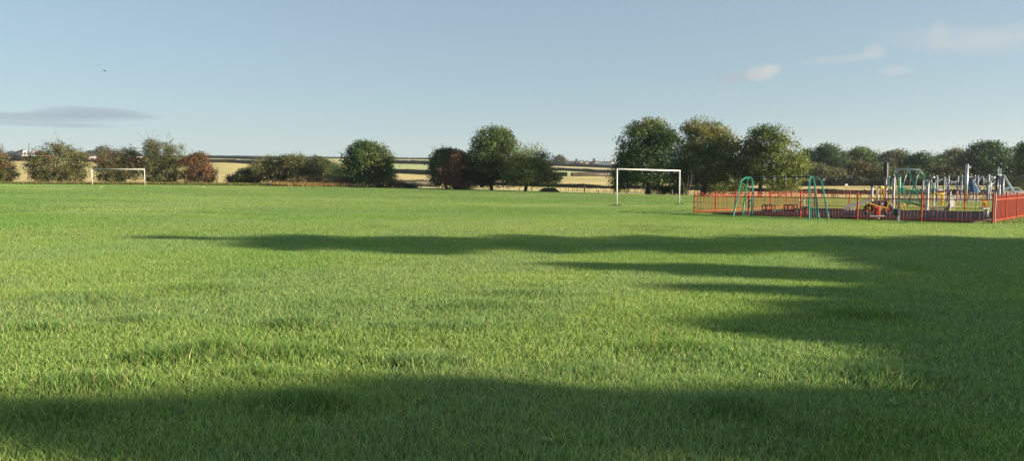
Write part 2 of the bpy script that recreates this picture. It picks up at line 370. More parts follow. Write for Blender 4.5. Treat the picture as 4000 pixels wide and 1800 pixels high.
def grass():
    VV = []; FF = []; CC = []; nv = 0
    bands = [(3.3, 6, 7000, .0052, .068, 1), (6, 12, 4000, .0066, .062, 1), (12, 20, 2400, .0085, .058, 0), (20, 35, 1000, .011, .045, 0), (35, 60, 330, .018, .042, 0), (60, 116, 85, .034, .042, 0)]
    half = R(42)
    for r0, r1, rho, w, h, bent in bands:
        n = int(rho * half * (r1 * r1 - r0 * r0))
        r = np.sqrt(rng.uniform(r0 * r0, r1 * r1, n)); th = rng.uniform(-half, half, n)
        x = r * np.sin(th); y = r * np.cos(th)
        lim = _bnd(th)[0][0]; keep = (r < lim - .1) & ~inpoly(x, y, RUB) & ~inpoly(x, y, PA)
        x = x[keep]; y = y[keep]; r = r[keep]; n = len(x)
        # growth: patchy height, dark lush tufts
        g = fbm(x * .9, y * .9, 3); g2 = fbm(x * .12, y * .12, 9); g3 = fbm(x * 3.2, y * 3.2, 21, 2)
        hh = h * (.45 + .75 * g + .35 * (g3 - .5)) * rng.uniform(.55, 1.3, n)
        lush = np.zeros(n)
        for c, s, k in CL:
            e = np.exp(-(((x - c.x) / (s * 1.5)) ** 2 + ((y - c.y) / (s * .8)) ** 2) ** 1.3)
            lush = np.maximum(lush, e * min(1.3, k)) ; e = e * (.35 + 1.3 * np.clip(fbm(x * 2.3, y * 2.3, 13, 2) - .15, 0, 1)); hh *= 1 + e * .45 * k
        lush = np.clip(np.maximum(lush, np.clip((fbm(x * .45, y * .45, 40) - .66) * 5, 0, .6)), 0, 1)
        hh *= 1 + .35 * lush
        z = lawn_z(x, y)
        # colour
        deep = np.array([.028, .120, .014]); mid = np.array([.150, .295, .060]); yel = np.array([.48, .50, .18]); grey = np.array([.20, .30, .15]); straw = np.array([.36, .30, .14])
        t = np.clip(.22 + 1.5 * (g2 - .42) + .55 * (rng.random(n) - .5), 0, 1)[:, None]
        col = mid * (1 - t) + (mid * .45 + yel * .55) * t
        col = col * (1 - lush[:, None] * .5) + deep * lush[:, None] * .5
        q = (fbm(x * .35 + 9, y * .35, 77) > .57) & (rng.random(n) < .6); col[q] = col[q] * .55 + grey * .45
        q = rng.random(n); col[q < .05] = straw * .8; col[(q > .05) & (q < .12)] = yel
        col *= (rng.uniform(.62, 1.4, n) if r1 < 13 else rng.uniform(.75, 1.25, n))[:, None]
        if r1 > 20:
            ln = np.zeros(n)
            for a, b in LN:
                d = Vector((b.x - a.x, b.y - a.y)); L2 = d.length_squared
                tt = np.clip(((x - a.x) * d.x + (y - a.y) * d.y) / L2, 0, 1)
                dist = np.hypot(x - a.x - tt * d.x, y - a.y - tt * d.y); ln = np.maximum(ln, (dist < .07 + r * .0009) * 1.0)
            q = (ln > 0) & (rng.random(n) < .42) & (fbm(x, y, 55) > .38); col[q] = col[q] * .45 + np.array([.5, .52, .46]) * .55
            for c in (GP(2530, 800), GP(470, 726)):                       # worn goalmouths
                e = np.exp(-(((x - c.x) / 2.6) ** 2 + ((y - c.y) / 1.8) ** 2)); q = rng.random(n) < e * .7; col[q] = col[q] * .5 + np.array([.10, .08, .045]) * .5; hh[q] *= .4
        az = rng.uniform(0, 2 * math.pi, n); la = rng.uniform(0, 2 * math.pi, n); lean = rng.uniform(.15, .9, n) * hh
        ww = w * rng.uniform(.7, 1.4, n) * (1 + .0 * r)
        dx = np.cos(az) * ww / 2; dy = np.sin(az) * ww / 2; lx = np.cos(la) * lean; ly = np.sin(la) * lean
        b = np.stack([x, y, z - .004], -1); wv = np.stack([dx, dy, 0 * x], -1)
        tip = b + np.stack([lx, ly, hh], -1)
        if bent:
            mid_ = b + np.stack([lx * .28, ly * .28, hh * .6], -1)
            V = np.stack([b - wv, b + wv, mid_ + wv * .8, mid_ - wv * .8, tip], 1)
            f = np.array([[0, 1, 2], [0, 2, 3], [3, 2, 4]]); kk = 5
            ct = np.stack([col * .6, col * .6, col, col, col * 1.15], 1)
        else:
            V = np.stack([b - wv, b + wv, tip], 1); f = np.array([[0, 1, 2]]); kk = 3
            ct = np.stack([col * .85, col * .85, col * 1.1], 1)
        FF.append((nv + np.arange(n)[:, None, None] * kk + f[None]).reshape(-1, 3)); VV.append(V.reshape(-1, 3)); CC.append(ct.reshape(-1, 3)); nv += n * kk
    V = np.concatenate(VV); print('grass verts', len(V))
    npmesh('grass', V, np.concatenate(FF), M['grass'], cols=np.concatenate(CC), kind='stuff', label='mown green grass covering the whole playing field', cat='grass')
grass()

def tufts(name, pts, n, h, w, cols, label, mat='straw', spread=1.0, cat='grass', kind='stuff'):
    """rough grass or weeds scattered about ground points [(x, y, radius, heightscale)]"""
    P = []; H = []
    for (x, y, rad, hs) in pts:
        k = max(6, int(n * rad * rad)); a = rng.uniform(0, 2 * math.pi, k); q = rad * np.sqrt(rng.random(k))
        P.append(np.stack([x + q * np.cos(a) * spread, y + q * np.sin(a)], -1)); H.append(np.full(k, hs))
    P = np.concatenate(P); H = np.concatenate(H); k = len(P); z = ground(P[:, 0], P[:, 1])
    az = rng.uniform(0, math.pi, k); la = rng.uniform(0, 2 * math.pi, k); hh = h * H * rng.uniform(.4, 1.2, k); ln = hh * rng.uniform(.1, .5, k)
    b = np.stack([P[:, 0], P[:, 1], z - .02], -1); wv = np.stack([np.cos(az) * w, np.sin(az) * w, 0 * az], -1)
    V = np.stack([b - wv, b + wv, b + np.stack([np.cos(la) * ln, np.sin(la) * ln, hh], -1)], 1)
    ci = rng.integers(0, len(cols), k); col = np.array(cols)[ci] * rng.uniform(.7, 1.25, k)[:, None]
    npmesh(name, V.reshape(-1, 3), np.arange(k * 3).reshape(-1, 3), M[mat], cols=np.repeat(col, 3, 0), kind=kind, label=label, cat=cat)

def flecks(name, n, lo, hi, size, cols, label, cat, per=1, up=.035):
    th = rng.uniform(-R(38), R(38), n); rr_ = np.sqrt(rng.uniform(lo * lo, hi * hi, n)); x = np.repeat(rr_ * np.sin(th), per); y = np.repeat(rr_ * np.cos(th), per); k = len(x)
    sz = np.repeat(size * rng.uniform(.6, 1.4, n), per); a = rng.uniform(0, 2 * math.pi, k); tl = rng.uniform(.1, .5, k)
    d = np.stack([np.cos(a), np.sin(a), tl], -1) * sz[:, None]; q = np.stack([-np.sin(a), np.cos(a), 0 * a], -1) * sz[:, None] * .32
    c = np.stack([x, y, lawn_z(x, y) + up * rng.uniform(.6, 1.3, k)], -1)
    V = np.stack([c, c + d * .5 + q, c + d * np.array([1, 1, .6]), c + d * .5 - q], 1).reshape(-1, 3)
    col = np.array(cols)[np.repeat(rng.integers(0, len(cols), n), per)] * rng.uniform(.75, 1.25, k)[:, None]
    npmesh(name, V, np.arange(k * 4).reshape(-1, 4), M['leaf'], cols=np.repeat(col, 4, 0), kind='stuff', label=label, cat=cat)
flecks('weed_rosettes', 150, 3.8, 14, .045, [(.16, .26, .07), (.24, .32, .11), (.10, .2, .05)], 'broad-leaved weeds scattered through the near grass', 'weeds', per=7)
flecks('fallen_leaves', 260, 3.8, 30, .05, [(.25, .13, .05), (.38, .26, .08), (.14, .08, .04)], 'small brown fallen leaves lying on the grass', 'leaves')
# ------------------------------------------------------------------ leaves
def crown_arrays(lobes, n, leaf, pal, seed, bump=.22, csz=2.6, per=22, zone=None, shell=.5, zmin=.05, wide=.62):
    rg = np.random.default_rng(seed); lobes = np.array(lobes, float); leaf = leaf * 1.12; n = int(n * 1.5)
    nc = max(4, n // per)
    area = lobes[:, 3] * lobes[:, 5] + lobes[:, 3] * lobes[:, 4] + .01
    li = rg.choice(len(lobes), nc, p=area / area.sum()); L = lobes[li]
    d = rg.normal(size=(nc, 3)); d /= np.linalg.norm(d, axis=1)[:, None]
    q = 1.0 - shell * rg.random(nc) ** 1.6
    bn = vnoise(d[:, 0] * 2.4 + li * 7.3 + 50, d[:, 2] * 2.4 + d[:, 1] * 2.1 + 50, seed) - .5
    q *= 1 + bump * 2 * bn
    c = L[:, :3] + d * L[:, 3:6] * q[:, None]
    keep = c[:, 2] > zmin; c = c[keep]; d = d[keep]; nc = len(c)
    rad = leaf * csz * rg.uniform(.6, 1.35, nc)
    pal_c = np.array([p[0] for p in pal]); pw = np.array([p[1] for p in pal], float)
    pi = rg.choice(len(pal), nc, p=pw / pw.sum()); cc = pal_c[pi] * rg.uniform(.8, 1.2, nc)[:, None]
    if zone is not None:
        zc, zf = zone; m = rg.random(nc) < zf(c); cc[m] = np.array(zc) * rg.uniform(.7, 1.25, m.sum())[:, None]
    ce = np.repeat(c, per, 0); de = np.repeat(d, per, 0); k = len(ce)
    u_ = rg.normal(size=(k, 3)); u_ /= np.linalg.norm(u_, axis=1)[:, None]; p = ce + u_ * (rg.random(k) ** .45 * np.repeat(rad, per))[:, None] * np.array([1.25, 1.25, .85])
    nrm = rg.normal(size=(k, 3)) + de * .7 + np.array([0, 0, .45]); nrm /= np.linalg.norm(nrm, axis=1)[:, None]
    t = np.cross(nrm, rg.normal(size=(k, 3))); t /= np.linalg.norm(t, axis=1)[:, None] + 1e-9; b = np.cross(nrm, t)
    a = (leaf * rg.uniform(.55, 1.25, k))[:, None] * .5
    V = np.stack([p - t * a, p + b * a * wide, p + t * a, p - b * a * wide], 1)
    col = np.repeat(cc, per, 0) * rg.uniform(.7, 1.3, k)[:, None]
    return V.reshape(-1, 3), np.repeat(col, 4, 0)
def sprig_arrays(starts, dirs, length, leaf, pal, rg, m=14):
    P = []; 
    for s, d, L in zip(starts, dirs, length):
        t = rg.uniform(.1, 1.05, m)[:, None]; P.append(s + d * L * t + rg.normal(size=(m, 3)) * leaf * .7)
    p = np.concatenate(P); k = len(p); nrm = rg.normal(size=(k, 3)); nrm /= np.linalg.norm(nrm, axis=1)[:, None]
    t = np.cross(nrm, rg.normal(size=(k, 3))); t /= np.linalg.norm(t, axis=1)[:, None]; b = np.cross(nrm, t); a = (leaf * rg.uniform(.5, 1.1, k))[:, None] * .5
    V = np.stack([p - t * a, p + b * a * .55, p + t * a, p - b * a * .55], 1)
    pc = np.array([q[0] for q in pal]); col = pc[rg.integers(0, len(pc), k)] * rg.uniform(.7, 1.3, k)[:, None]
    return V.reshape(-1, 3), np.repeat(col, 4, 0)
def tree(name, base, lobes, n, leaf, pal, label, cat='tree', seed=1, trunk=.25, split=None, sprigs=0, slen=.9, bump=.22, csz=2.6, per=22, zone=None, shell=.5, group=None, stems=1, limbs=8, wide=.62, crown_name='crown', trunk_name='trunk', zmin=.05, extra=0):
    """lobes relative to base; trunk tapers into limbs that reach the lobes"""
    rt = root(name, base, label, cat, group); B = np.array(base); rg = np.random.default_rng(seed + 500)
    la = np.array(lobes, float)
    lc = la
    if extra:                                                       # boughs that break the outline
        ad = []
        for _ in range(extra):
            L = la[rg.integers(len(la))]; d = rg.normal(size=3); d[2] = abs(d[2]) * .8 - .15; d /= np.linalg.norm(d); f = rg.uniform(.24, .42)
            p = L[:3] + d * L[3:6] * rg.uniform(.85, 1.02)
            if p[2] - L[5] * f * .7 > zmin: ad.append([*p, L[3] * f, L[4] * f, L[5] * f * .75])
        if ad: lc = np.concatenate([la, np.array(ad)])
    V, col = crown_arrays(lc, n, leaf, pal, seed, bump, csz, per, zone, shell, wide=wide, zmin=zmin)
    top = la[:, 2].max(); cx, cy = np.average(la[:, 0], weights=la[:, 3]), np.average(la[:, 1], weights=la[:, 3])
    sp = split if split is not None else max(.5, (la[:, 2] - la[:, 5]).min() + .3)
    mb = MB(); b0 = Vector(base) - Vector((0, 0, .15))
    for sidx in range(stems):
        off = Vector((0, 0, 0)) if stems == 1 else Vector((rg.normal() * .35 * trunk * 6, rg.normal() * .25, 0))
        jit = Vector((rg.normal() * .05, rg.normal() * .05, 0))
        mid = Vector(base) + off * 1.4 + jit + Vector((cx * .15, cy * .15, sp))
        tr = trunk if stems == 1 else trunk * .6
        mb.tube([b0, b0 + off + Vector((0, 0, .35)), (b0 + off).lerp(mid, .55) + jit, mid], [tr * 1.35, tr * 1.02, tr * .9, tr * .78], 8)
        pick = rg.permutation(len(la))[:max(1, limbs // stems)] if len(la) > limbs // stems else np.arange(len(la))
        for li in pick:
            L = la[li]; tgt = Vector(base) + Vector(L[:3]) + Vector((rg.normal() * .2, rg.normal() * .2, L[5] * .35))
            k1 = mid.lerp(tgt, .45) + Vector((rg.normal() * .2, rg.normal() * .2, .15 * (tgt - mid).length))
            mb.tube([mid - Vector((0, 0, tr * .5)), k1, tgt], [tr * .55, tr * .32, tr * .08], 5)
            for _ in range(2):
                e = tgt + Vector((rg.normal() * L[3] * .5, rg.normal() * L[4] * .5, abs(rg.normal()) * L[5] * .4))
                mb.tube([k1, k1.lerp(e, .5) + Vector((0, 0, .15)), e], [tr * .22, tr * .14, tr * .04], 4)
    tw = MB()
    if sprigs:
        ss = []; dd = []; ll = []
        for _ in range(sprigs):
            L = la[rg.integers(len(la))]; d = rg.normal(size=3); d[2] = abs(d[2]) * 1.1 + .15; d /= np.linalg.norm(d)
            s = L[:3] + d * L[3:6] * .88; dv = d * np.array([.8, .8, 1.1]) + rg.normal(size=3) * .25; dv /= np.linalg.norm(dv)
            if s[2] < top * .35: continue
            l_ = slen * rg.uniform(.4, 1.2); ss.append(s); dd.append(dv); ll.append(l_)
            S = Vector(s + B); tw.tube([S, S + Vector(dv) * l_ * .6, S + Vector(dv) * l_ + Vector((0, 0, -.05 * l_))], [.02, .014, .006], 3)
        v2, c2 = sprig_arrays(ss, dd, ll, leaf * .8, pal, rg); V = np.concatenate([V, v2]); col = np.concatenate([col, c2])
    mb.build(trunk_name, M['bark'], rt, smooth=True)
    if tw.v: tw.build('twigs', M['bark'], rt, kind='stuff')
    npmesh(crown_name, V + B, np.arange(len(V)).reshape(-1, 4), M['leaf'], rt, cols=col)
    return rt
def px_lobes(pxd, base, items, wf=1.0):
    """lobes given as picture measurements (px, row, half width px, half height px, depth offset m[, depth radius]) at distance pxd"""
    out = []
    for it in items:
        px, row, w, h, dy = it[:5]; s = (pxd + dy) / F; c = at(px, row, pxd + dy); w *= wf; h *= 1 + (wf - 1) * .3; rx = w * s
        out.append((c.x - base.x, c.y - base.y, c.z - base.z, rx, (it[5] if len(it) > 5 else rx * .9), h * s))
    return out

DK = [((.038, .080, .026), 3), ((.058, .110, .030), 3), ((.095, .145, .038), 1.5), ((.030, .052, .022), 2)]
MID = [((.095, .150, .040), 3), ((.14, .19, .05), 2), ((.05, .08, .026), 3), ((.18, .16, .05), .7)]
YEL = [((.14, .195, .05), 3), ((.21, .24, .062), 2.5), ((.065, .095, .03), 2), ((.24, .20, .055), .8)]
OLV = [((.13, .14, .05), 3), ((.18, .18, .065), 2), ((.07, .078, .035), 2.5), ((.18, .14, .065), .6)]
HAW = [((.11, .125, .04), 3.5), ((.16, .165, .05), 2.5), ((.06, .075, .028), 2.5), ((.17, .105, .045), .9), ((.13, .085, .04), .7)]
RED = [((.17, .085, .045), 3), ((.13, .07, .035), 2), ((.10, .09, .035), 2.5), ((.05, .05, .025), 1.5)]
GRY = [((.14, .145, .085), 3), ((.19, .18, .115), 2), ((.085, .09, .05), 2)]
RUST = [((.17, .095, .055), 3), ((.13, .08, .045), 2), ((.075, .05, .03), 2)]
LFIN = [((.030, .055, .016), 1)]

# ---- hawthorns and scrub along the left end of the pitch
def shrub(px, d, items, n, leaf, pal, label, seed, **k):
    b = GD(px, d); return tree(k.pop('name', 'hawthorn'), b, px_lobes(d, b, items), n, leaf, pal, label, k.pop('cat', 'bush'), seed, csz=2.8, per=26, extra=3, **k)
HG = 'hawthorn bushes along the far edge of the pitch'
shrub(-5, 113, [(-40, 640, 75, 68, 0), (10, 660, 48, 50, -1), (-60, 610, 60, 40, 1), (25, 690, 38, 26, 0)], 9000, .19, HAW, 'rust tinged hawthorn cut off by the left edge of the picture', 11, trunk=.14, stems=3, sprigs=14, slen=1.3, zone=((.17, .085, .045), lambda c: (c[:, 2] > 2.2) * .55), group=HG)
shrub(225, 113, [(225, 625, 85, 66, 0), (150, 650, 48, 52, 0), (300, 640, 45, 56, 0), (232, 580, 30, 26, 0), (180, 690, 60, 28, 0), (285, 690, 50, 26, 0)], 13000, .19, HAW, 'wide green and brown hawthorn between the houses and the far goal', 12, trunk=.14, stems=3, sprigs=26, slen=1.6, group=HG)
shrub(455, 114, [(430, 625, 50, 40, 0), (500, 620, 55, 44, 1), (400, 660, 26, 46, 0), (470, 668, 60, 30, 0), (440, 695, 50, 20, 0), (530, 660, 40, 50, 0)], 11000, .19, HAW, 'russet hawthorn standing behind the far white goal', 13, trunk=.14, stems=3, sprigs=18, slen=1.1, zone=((.15, .08, .042), lambda c: (c[:, 2] > 2.0) * .5), group=HG)
shrub(600, 114, [(620, 600, 55, 46, 0), (680, 610, 40, 50, 0), (600, 640, 50, 50, 0), (670, 660, 46, 46, 0), (590, 570, 26, 24, 0), (640, 700, 60, 20, 0), (590, 690, 26, 24, 0)], 13000, .18, OLV, 'tallest olive hawthorn with bare twigs above it, right of the far goal', 14, trunk=.17, stems=2, sprigs=44, slen=1.9, group=HG)
shrub(785, 113, [(775, 650, 50, 44, 0), (770, 620, 36, 26, 0), (800, 680, 44, 36, 0), (740, 690, 34, 28, 0), (818, 690, 26, 22, 0)], 9000, .18, RED, 'rust red topped hawthorn standing apart at the end of the row', 15, trunk=.13, stems=3, sprigs=14, slen=1.0, zone=((.19, .085, .04), lambda c: (c[:, 2] > 1.7) * .5), group=HG)
SG = 'willow scrub thicket beside the pitch'
for i, (px, its, lab) in enumerate([
    (930, [(930, 705, 28, 22, 0), (960, 690, 34, 34, 0), (905, 705, 18, 22, 0)], 'lowest willow scrub at the left tip of the thicket'),
    (1010, [(1010, 670, 42, 52, 0), (1040, 650, 36, 40, 1), (985, 690, 34, 36, 0)], 'olive willow scrub rising behind the lowest clump'),
    (1100, [(1100, 660, 48, 58, 0), (1125, 640, 40, 34, 1), (1080, 680, 44, 46, 0)], 'dense olive willow scrub below the skyline hedge, thicket middle'),
    (1170, [(1160, 650, 52, 56, 0), (1145, 622, 26, 18, 1), (1190, 670, 40, 50, 0)], 'highest willow scrub of the thicket with twigs against the sky'),
    (1240, [(1235, 665, 44, 46, 0), (1250, 650, 34, 32, 1), (1215, 690, 44, 32, 0)], 'willow scrub over the dry grass at the right of the thicket')]):
    shrub(px, 112, its, 7500, .16, OLV if i % 2 else [((.07, .085, .03), 3), ((.10, .11, .04), 2), ((.04, .052, .022), 3)], lab, 20 + i, name='willow_scrub', trunk=.09, stems=4, sprigs=10, slen=.9, group=SG)
shrub(1290, 122, [(1270, 650, 44, 26, 2), (1300, 672, 42, 30, 0), (1330, 690, 36, 26, 0), (1250, 640, 34, 22, 3)], 6000, .2, DK, 'dark sloping blackthorn mass behind the dry mound', 31, name='blackthorn_bush', trunk=.1, stems=3)
shrub(1325, 128, [(1322, 668, 20, 26, 0), (1335, 680, 16, 20, 0)], 1500, .2, [((.13, .09, .05), 2), ((.16, .12, .07), 1)], 'brown dead-leaved bush beside the round dark tree', 32, name='brown_bush', trunk=.06, stems=2)
# bramble bank
BR_ = [((.05, .058, .02), 3), ((.09, .08, .028), 2), ((.13, .09, .03), 1), ((.025, .03, .014), 2)]
shrub(1230, 106, [(1200, 706, 70, 18, 1), (1290, 708, 70, 20, 1), (1350, 716, 50, 16, 0)], 6000, .15, [((.20, .14, .06), 3), ((.12, .10, .04), 2), ((.28, .19, .08), 1.5), ((.05, .05, .02), 1)], 'low tawny bramble mound at the foot of the scrub', 33, name='bramble_bush', trunk=.05, stems=3)
shrub(1520, 103, [(1450, 728, 70, 16, 0), (1530, 722, 60, 20, 0), (1590, 728, 46, 14, 0)], 6500, .14, BR_, 'dark bramble bank under the round tree', 34, name='bramble_bush', trunk=.05, stems=3)
tufts('dry_grass', [(q.x, q.y, 1.4, hs) for q, hs in [(GD(px, 105.5 + .8 * math.sin(px)), 1.0) for px in range(1090, 1480, 16)] + [(GD(px, 107), 1.4) for px in range(1120, 1320, 18)]], 260, .62, .035,
      [(.46, .31, .13), (.38, .24, .10), (.30, .20, .08), (.22, .20, .07)], 'dry straw coloured grass at the foot of the bramble mound')
tufts('rough_grass', [(q.x, q.y, 1.3, 1) for q in [GD(px, 110.5 - .003 * px + .5 * math.sin(px * 3)) for px in range(-60, 1100, 17)]], 170, .42, .035,
      [(.12, .15, .04), (.20, .19, .06), (.28, .22, .09), (.07, .09, .03)], 'rough unmown grass under the hawthorn row')

# ---- field trees
def ftree(name, px, d, items, n, leaf, pal, label, seed, **k):
    k.setdefault('extra', 16); k.setdefault('csz', 3.0); k.setdefault('per', 26)
    b = GD(px, d); return tree(name, b, px_lobes(d, b, items, 1.12), n, leaf, pal, label, 'tree', seed, **k)
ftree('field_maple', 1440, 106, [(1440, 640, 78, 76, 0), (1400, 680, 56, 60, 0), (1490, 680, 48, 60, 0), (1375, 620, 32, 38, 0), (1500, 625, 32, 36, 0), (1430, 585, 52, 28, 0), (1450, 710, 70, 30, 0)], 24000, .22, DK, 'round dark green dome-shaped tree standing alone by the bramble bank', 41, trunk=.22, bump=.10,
      zone=((.15, .165, .045), lambda c: np.clip(c[:, 0] * .12 + .18, 0, .5)))  # paler leaves to the right: sunlit side painted into the leaf colour
ftree('sycamore_tree', 1745, 103, [(1750, 640, 56, 54, 0), (1720, 690, 36, 40, 0), (1790, 640, 46, 46, 1), (1705, 615, 22, 26, 0), (1800, 690, 40, 40, 1), (1700, 660, 26, 26, 0), (1745, 600, 32, 18, 0)], 16000, .22, DK, 'dark low tree at the left of the three beside the ramps', 42, trunk=.2, sprigs=8, slen=.6)
shrub(1775, 100, [(1785, 640, 40, 44, 0), (1755, 685, 44, 38, 0), (1792, 612, 28, 20, 0), (1780, 715, 52, 24, 0)], 7500, .16, RUST, 'rust red hawthorn in front of the dark low tree', 43, name='red_hawthorn', trunk=.1, stems=3, sprigs=14, slen=.7)
shrub(1835, 100, [(1835, 728, 26, 16, 0), (1815, 722, 22, 18, 0)], 1600, .13, YEL, 'low yellowish bush beside the second ramp', 44, name='low_bush', trunk=.04, stems=3)
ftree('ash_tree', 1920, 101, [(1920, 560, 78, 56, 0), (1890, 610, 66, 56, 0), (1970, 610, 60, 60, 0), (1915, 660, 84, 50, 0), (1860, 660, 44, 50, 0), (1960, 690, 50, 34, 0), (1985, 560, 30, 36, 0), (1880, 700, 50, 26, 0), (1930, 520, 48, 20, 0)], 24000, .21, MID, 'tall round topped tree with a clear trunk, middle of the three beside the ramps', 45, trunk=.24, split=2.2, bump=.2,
      zone=((.035, .062, .024), lambda c: np.clip(.9 - (c[:, 2] - 1.5) * .13 - c[:, 0] * .07, 0, .85)))  # low and left-hand leaves tinted dark, shade painted into the crown
ftree('cherry_tree', 2053, 97, [(2070, 620, 64, 48, 0), (2020, 650, 40, 44, 0), (2120, 650, 46, 50, 0), (2060, 680, 70, 38, 0), (2140, 690, 44, 34, 0), (2000, 700, 34, 26, 0), (2085, 702, 60, 22, 0), (2155, 700, 26, 26, 0)], 17000, .17, YEL, 'wide airy yellow-green tree with upswept twigs, right of the three', 46, trunk=.2, split=1.4, sprigs=60, slen=1.2, bump=.25)
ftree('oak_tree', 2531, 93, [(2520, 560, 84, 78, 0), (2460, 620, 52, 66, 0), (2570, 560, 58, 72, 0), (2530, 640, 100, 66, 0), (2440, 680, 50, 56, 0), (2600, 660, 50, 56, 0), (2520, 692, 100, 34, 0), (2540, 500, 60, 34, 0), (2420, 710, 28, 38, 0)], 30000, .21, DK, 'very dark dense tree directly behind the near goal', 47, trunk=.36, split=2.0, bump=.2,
      zone=((.14, .16, .04), lambda c: np.clip((c[:, 2] - 7.2) * .35, 0, .6)))  # crown top painted lighter, as if catching the sun
ftree('lime_tree', 2745, 94, [(2750, 560, 90, 60, 0), (2690, 620, 66, 60, 0), (2800, 600, 72, 66, 0), (2740, 500, 56, 34, 0), (2800, 520, 44, 40, 0), (2750, 660, 110, 56, 0), (2680, 690, 46, 40, 0), (2830, 680, 56, 50, 0), (2740, 692, 95, 30, 0), (2850, 560, 30, 30, 0)], 30000, .20, MID, 'tallest tree, sunlit yellow top put into leaf colour, middle of the three behind the fence corner', 48, trunk=.40, split=1.7, sprigs=60, slen=1.0, bump=.24,
      zone=((.26, .21, .055), lambda c: np.clip((c[:, 2] - 5.0) * .16 + c[:, 0] * .06, 0, .6)))  # sunlight on the top and right side put into the leaf tint
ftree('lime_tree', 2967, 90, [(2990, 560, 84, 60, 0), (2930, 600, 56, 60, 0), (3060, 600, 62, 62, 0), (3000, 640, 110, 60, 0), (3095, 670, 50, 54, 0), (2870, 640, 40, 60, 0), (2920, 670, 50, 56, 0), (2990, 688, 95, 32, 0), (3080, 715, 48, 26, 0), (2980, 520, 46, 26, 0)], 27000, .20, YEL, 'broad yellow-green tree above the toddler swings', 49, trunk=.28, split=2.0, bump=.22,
      zone=((.04, .07, .024), lambda c: np.clip(.45 - c[:, 0] * .16, 0, .85)))  # left side tinted dark to stand for shade from the neighbouring tree
for px, w, s, lb in ((2590, 50, 51, 'leafy undergrowth bush beneath the very dark tree behind the goal'), (2650, 30, 55, 'small bright bush between the dark tree and the leaning stems'), (2800, 46, 52, 'sunlit bush low at the left post of the red fence'), (2870, 46, 53, 'sunlit bush behind the left swing legs'), (3040, 44, 54, 'low bush behind the swing seats')):
    shrub(px, 97, [(px - w * .3, 738, w * .6, 20, 0), (px + w * .4, 742, w * .6, 17, 0)], 2200, .15, YEL if s != 51 else MID, lb, s, name='undergrowth_bush', trunk=.05, stems=3)
rt = root('leafless_sapling', GD(2680, 88), 'bare grey leaning stems under the tallest tree, right of the goal', 'sapling'); mb = MB(); g0 = wloc(rt)
for a, b in ((-14, -20), (-4, 12), (3, -28), (10, 24), (-2, 30)):
    p = g0 + Vector((a * .02, 0, -.1)); q = g0 + Vector((b * .03, .3, 2.5 + .02 * a)); mb.tube([p, p.lerp(q, .5) + Vector((.06, 0, 0)), q], [.045, .035, .02], 5)
mb.build('stems', plain('grey_bark', (.06, .052, .045), .9), rt, smooth=True)

